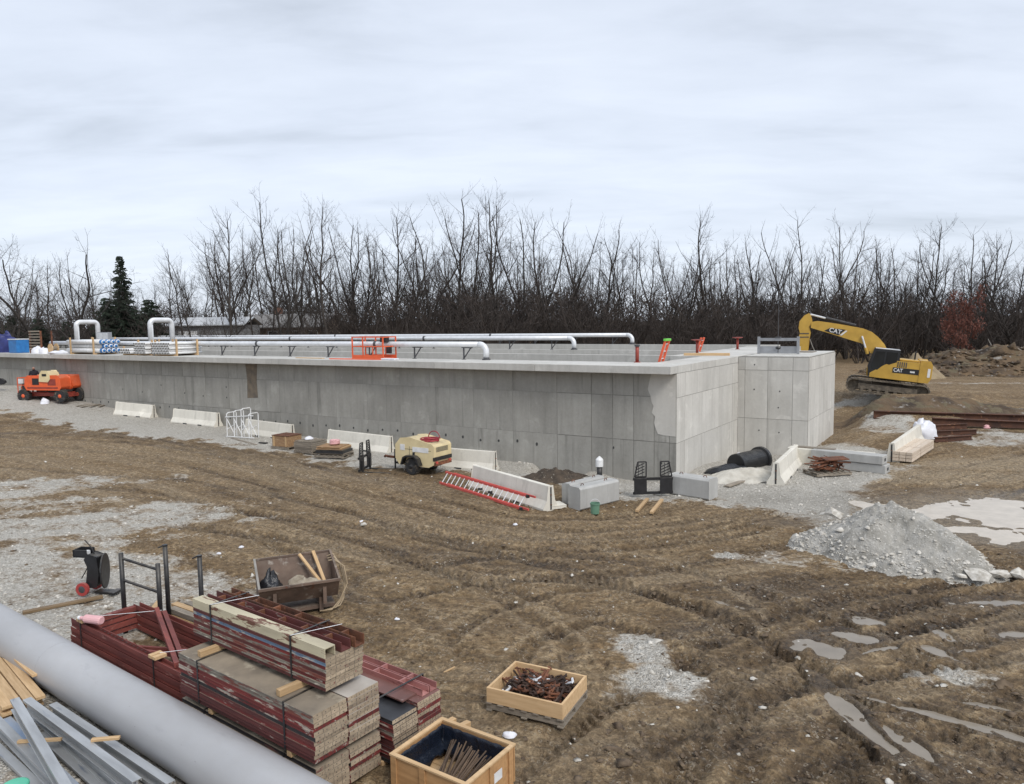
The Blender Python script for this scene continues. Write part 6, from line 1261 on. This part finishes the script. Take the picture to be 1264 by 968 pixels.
for k in range(7): MB().box((0, -Ly/2+.1+k*.137, .008), (Lx-.09, .125, .014)).build('floor_board', M_WOODG, o)
M_DKR = pm('dark_brown_clamps', (.085, .050, .036), (.030, .020, .016), 6, .7, .4, bump=.3, rv=.3)
cl = thing('clamp_heap', 'rusty and shiny steel form clamps heaped in the pine crate', 'clamps', c1_+Vector((0, 0, .158)), ra); r5 = random.Random(9)
def clamp_mesh(k):
    m = MB(); L = .16+.05*(k % 3); m.bar((-L, 0, 0), (L, 0, .01), .035, .022); m.bar((L, 0, 0), (L*.8, .07, .03), .03, .02); m.tube([(-L, -.03, 0), (-L*.7, .05, .02)], .014, 6); m.box((0, .02, .01), (.07, .06, .03)); return m.mesh('clamp', [M_DKR, M_DKR, M_RUST, M_DKST, M_DKR, M_RUST, M_DKR, M_GALV][k])
CM = [clamp_mesh(k) for k in range(8)]
for k in range(150):
    x = r5.uniform(-.42, .44); y = r5.uniform(-.16, .34)*(.9 if x < .3 else 1); z = .02+.17*r5.random()*(1-abs(x)/.9); link('clamp', CM[7 if k % 19 == 0 else r5.choice((0, 1, 2, 4, 5, 6))], cl, TR((x, y, z), r5.uniform(0, 6.28), r5.uniform(-.7, .7), r5.uniform(-.6, .6)))
c2_ = Vector((-.83, 9.21, 0)); ra = R(-34)
o = thing('open_crate', 'deep pine crate lined with black plastic, white paper label', 'crate', c2_, ra); Lx, Ly, h = 1.2, 1.02, .50; M_CR2 = pm('orange_pine_boards', (.50, .29, .13), (.38, .21, .09), 2, .7, bump=.25, stretch=(1, 9, 9), rv=.08, spots=((.28, .15, .07), 4, .66, .76))
for s in (-1, 1): MB().box((0, s*(Ly/2-.016), h/2), (Lx, .03, h)).build('side_board', M_CR2, o, bevel=.004); MB().box((s*(Lx/2-.016), 0, h/2), (.03, Ly-.066, h)).build('end_board', M_CR2, o, bevel=.004)
for s in (-1, 1):
    for x in (-.56, -.08, .56): MB().box((x, s*(Ly/2+.012), h/2), (.09, .022, h)).build('batten', M_CR2, o)
    for y in (-.42, 0, .42): MB().box((s*(Lx/2+.012), y, h/2), (.022, .09, h)).build('batten', M_CR2, o)
    MB().box((0, s*(Ly/2-.005), h+.012), (Lx+.05, .06, .022)).build('top_rail', M_PINE, o); MB().box((s*(Lx/2-.005), 0, h+.012), (.06, Ly-.07, .022)).build('top_rail', M_PINE, o)
for k in range(7): MB().box((0, -Ly/2+.1+k*.137, .03), (Lx-.08, .128, .03)).build('floor_board', M_PINE, o)
n = 40; vs = []; fs = []
for i in range(n+1):
    t_ = i/n; x, y = ((-Lx/2+.045), -.45+.92*min(1, t_*2)) if t_ < .5 else (-Lx/2+.045+(Lx-.1)*(t_-.5)*2, Ly/2-.045)
    for k in range(7): z = h-.01-k*.06; q = .018*math.sin(i*1.1+k)+.010*math.sin(i*2.7); vs.append((x+(.02+abs(q)+.012*k*(k > 4))*(t_ < .5), y-(.02+abs(q)+.012*k*(k > 4))*(t_ >= .5), z-.04*math.sin(i*.8)*(k == 6)))
for i in range(n):
    for k in range(6): fs.append((i*7+k, i*7+k+1, (i+1)*7+k+1, (i+1)*7+k))
M_LIN = pm('dark_blue_black_liner', (.012, .018, .032), (.007, .010, .018), 4, .28, bump=.7, bscale=9, bdist=.03)
lo_ = MB().add(vs, fs).build('plastic_liner', M_LIN, o, smooth=True); sd_m = lo_.modifiers.new('th', 'SOLIDIFY'); sd_m.thickness = .004
MB().box((Lx/2+.026, .12, .30), (.006, .17, .13)).build('paper_label', M_WHITE, o)
st = thing('stake_bundle', 'bundle of brown steel stakes lying in the lined crate', 'stakes', c2_, ra); r6 = random.Random(3); M_STK = pm('brown_stakes', (.17, .115, .075), (.08, .055, .04), 4, .7, .3, bump=.2, rv=.3)
for k in range(34): x = -.12+.011*k+r6.uniform(-.04, .04); MB().tube([(x+.10+r6.uniform(-.08, .08), -.47, .08+.05*r6.random()), (x-.22+.012*k+r6.uniform(-.05, .05), .36+r6.uniform(-.08, .08), .22+.16*r6.random())], .011, 6).build('stake', M_STK, st)
for k in range(4): tag(MB().box((0, 0, .03), (.32, .09, .04)).build('wood_offcut', M_PINE, None, TR(o.matrix_basis @ Vector((.36+.02*k, .1-.14*k, .05+.04*(k % 2))), ra+.6*k), bevel=.004), ['wood offcut in lined crate, farthest back', 'wood offcut in lined crate beside the stakes', 'wood offcut in lined crate near the right side', 'wood offcut in lined crate nearest the viewer'][k], 'offcut')
# ================================================================== ALUMINIUM BEAMS AND LUMBER AT LOWER LEFT
M_ALU = pm('dull_aluminium', (.50, .51, .51), (.34, .345, .345), 2.2, .42, .55, bump=.15, stretch=(.5, 3, 3), spots=((.17, .20, .26), 3, .62, .72), spots2=((.62, .60, .55), 6, .66, .74))
M_ALUB = pm('blue_chalked_aluminium', (.22, .33, .50), (.40, .42, .44), 1.6, .5, .35, bump=.15, stretch=(.6, 2, 2))
def alu(label, a, b, z, h=.165, w=.115, mat=None):
    A = G(*a, z); B = G(*b, z); d = B-A; B = A+d*max(1.0, 3.4/d.length); d = B-A; L = d.length; o = thing('aluminium_beam', label, 'aluminium beam', A-Vector((0, 0, h)) , math.atan2(d[1], d[0]), 'aluminium beams stacked at the lower left')
    MB().box((L/2, 0, h-.008), (L, w, .016)).build('top_flange', mat or M_ALU, o, bevel=.003); MB().box((L/2, 0, .008), (L, w, .016)).build('bottom_flange', M_ALU, o, bevel=.003); MB().box((L/2, 0, h/2), (L, .02, h-.034)).build('web', M_ALU, o)
    for s in (-1, 1): MB().box((L/2, s*(w/2-.006), h-.026), (L, .012, .02)).build('flange_lip', M_ALU, o)
    return o
alu('top aluminium beam of the right row, nearest the lumber', (33, 862), (160, 956), .50); alu('aluminium beam lying beside the grey pipe, chalked blue at its end', (65, 868), (200, 958), .33, mat=None)
alu('aluminium beam under the top right one', (42, 872), (150, 966), .33); alu('aluminium beam in the lower middle of the row', (50, 905), (120, 968), .166); alu('second aluminium beam in the lower middle of the row', (66, 893), (150, 968), .166)
alu('lowest aluminium beam by the grey pipe', (80, 880), (190, 966), .166)
alu('crossing aluminium beam laid askew on top, blue end', (18, 862), (75, 958), .67, mat=M_ALU)
alu('aluminium beam at left, upper of the left pair', (-6, 885), (66, 958), .33); alu('aluminium beam at left edge, lower of the left pair', (-20, 905), (50, 972), .166); alu('aluminium beam left of the middle, chalked blue', (8, 886), (88, 966), .166, mat=M_ALUB)
board('lath', 'short pine stick lying across the left aluminium beams', 'stick', G(22, 917, .335), G(76, 914, .335), .05, .035, M_WOOD); board('lath', 'short pine stick lying on beams near the grey pipe', 'stick', G(113, 915, .50), G(148, 912, .50), .06, .035, M_WOOD)
o = thing('lumber_pile', 'new pine studs piled at the left edge by the pipe', 'lumber', G(28, 866, .0), R(-44))
q0 = G(25, 862, .3); o.location = (q0[0], q0[1], 0); r7 = random.Random(2)
for j in range(5):
    for i in range(4): MB().box((-1.55+r7.uniform(-.1, .12)+.05*j, (i-1.5)*.145+r7.uniform(-.01, .01), .07+.055*j), (3.0, .135, .05)).build('stud', M_WOOD, o, bevel=.005)
for k, (x, y, a) in enumerate(((-.3, .42, 6), (-.15, .52, 2), (-.4, .33, 9))): MB().box((-1.5+x, y, .34+.04*k), (3.0, .09, .04)).build('stud', M_WOOD, o, TR((0, 0, 0), R(a*.3)), bevel=.004)
for x in (-2.4, -.6): MB().box((x, 0, .02), (.09, .8, .045)).build('bearer', M_WOODG, o)
p = G(18, 968, .36); o = thing('green_lid_pail', 'green lidded pail at the bottom left corner', 'pail', (p[0], p[1], 0), 0); M_GRN = pm('sea_green_plastic', (.10, .50, .33), (.08, .42, .27), 3, .4); MB().lathe([(.13, 0), (.15, .33)], 20).build('shell', M_WHITE, o); MB().lathe([(.16, .325), (.16, .35), (.14, .36)], 20).build('lid', M_GRN, o)
# litter
board('stick', 'thin pale stick lying on the mud right of the bundles', 'stick', gr(548, 831), gr(574, 818), .03, .02, M_WOOD)
for k, (px, py, sz) in enumerate(((629, 909, .13), (270, 684, .09), (490, 765, .07), (447, 645, .12), (636, 648, .1), (1217, 679, .08), (298, 676, .1))): lump('paper_litter', ['scrap of white paper beside the lined crate', 'small pink white litter above the single black post', 'tiny white litter in the mud right of the hopper', 'white litter on the mud below the compressor', 'white litter on the mud below the ladder barrier', 'dark stone like litter in the milky puddle', 'pale litter above the hopper'][k], 'litter', gr(px, py, .0), (sz*1.5, sz, sz*.5), M_SHEET if k != 5 else M_CLOD, 90+k, 6)
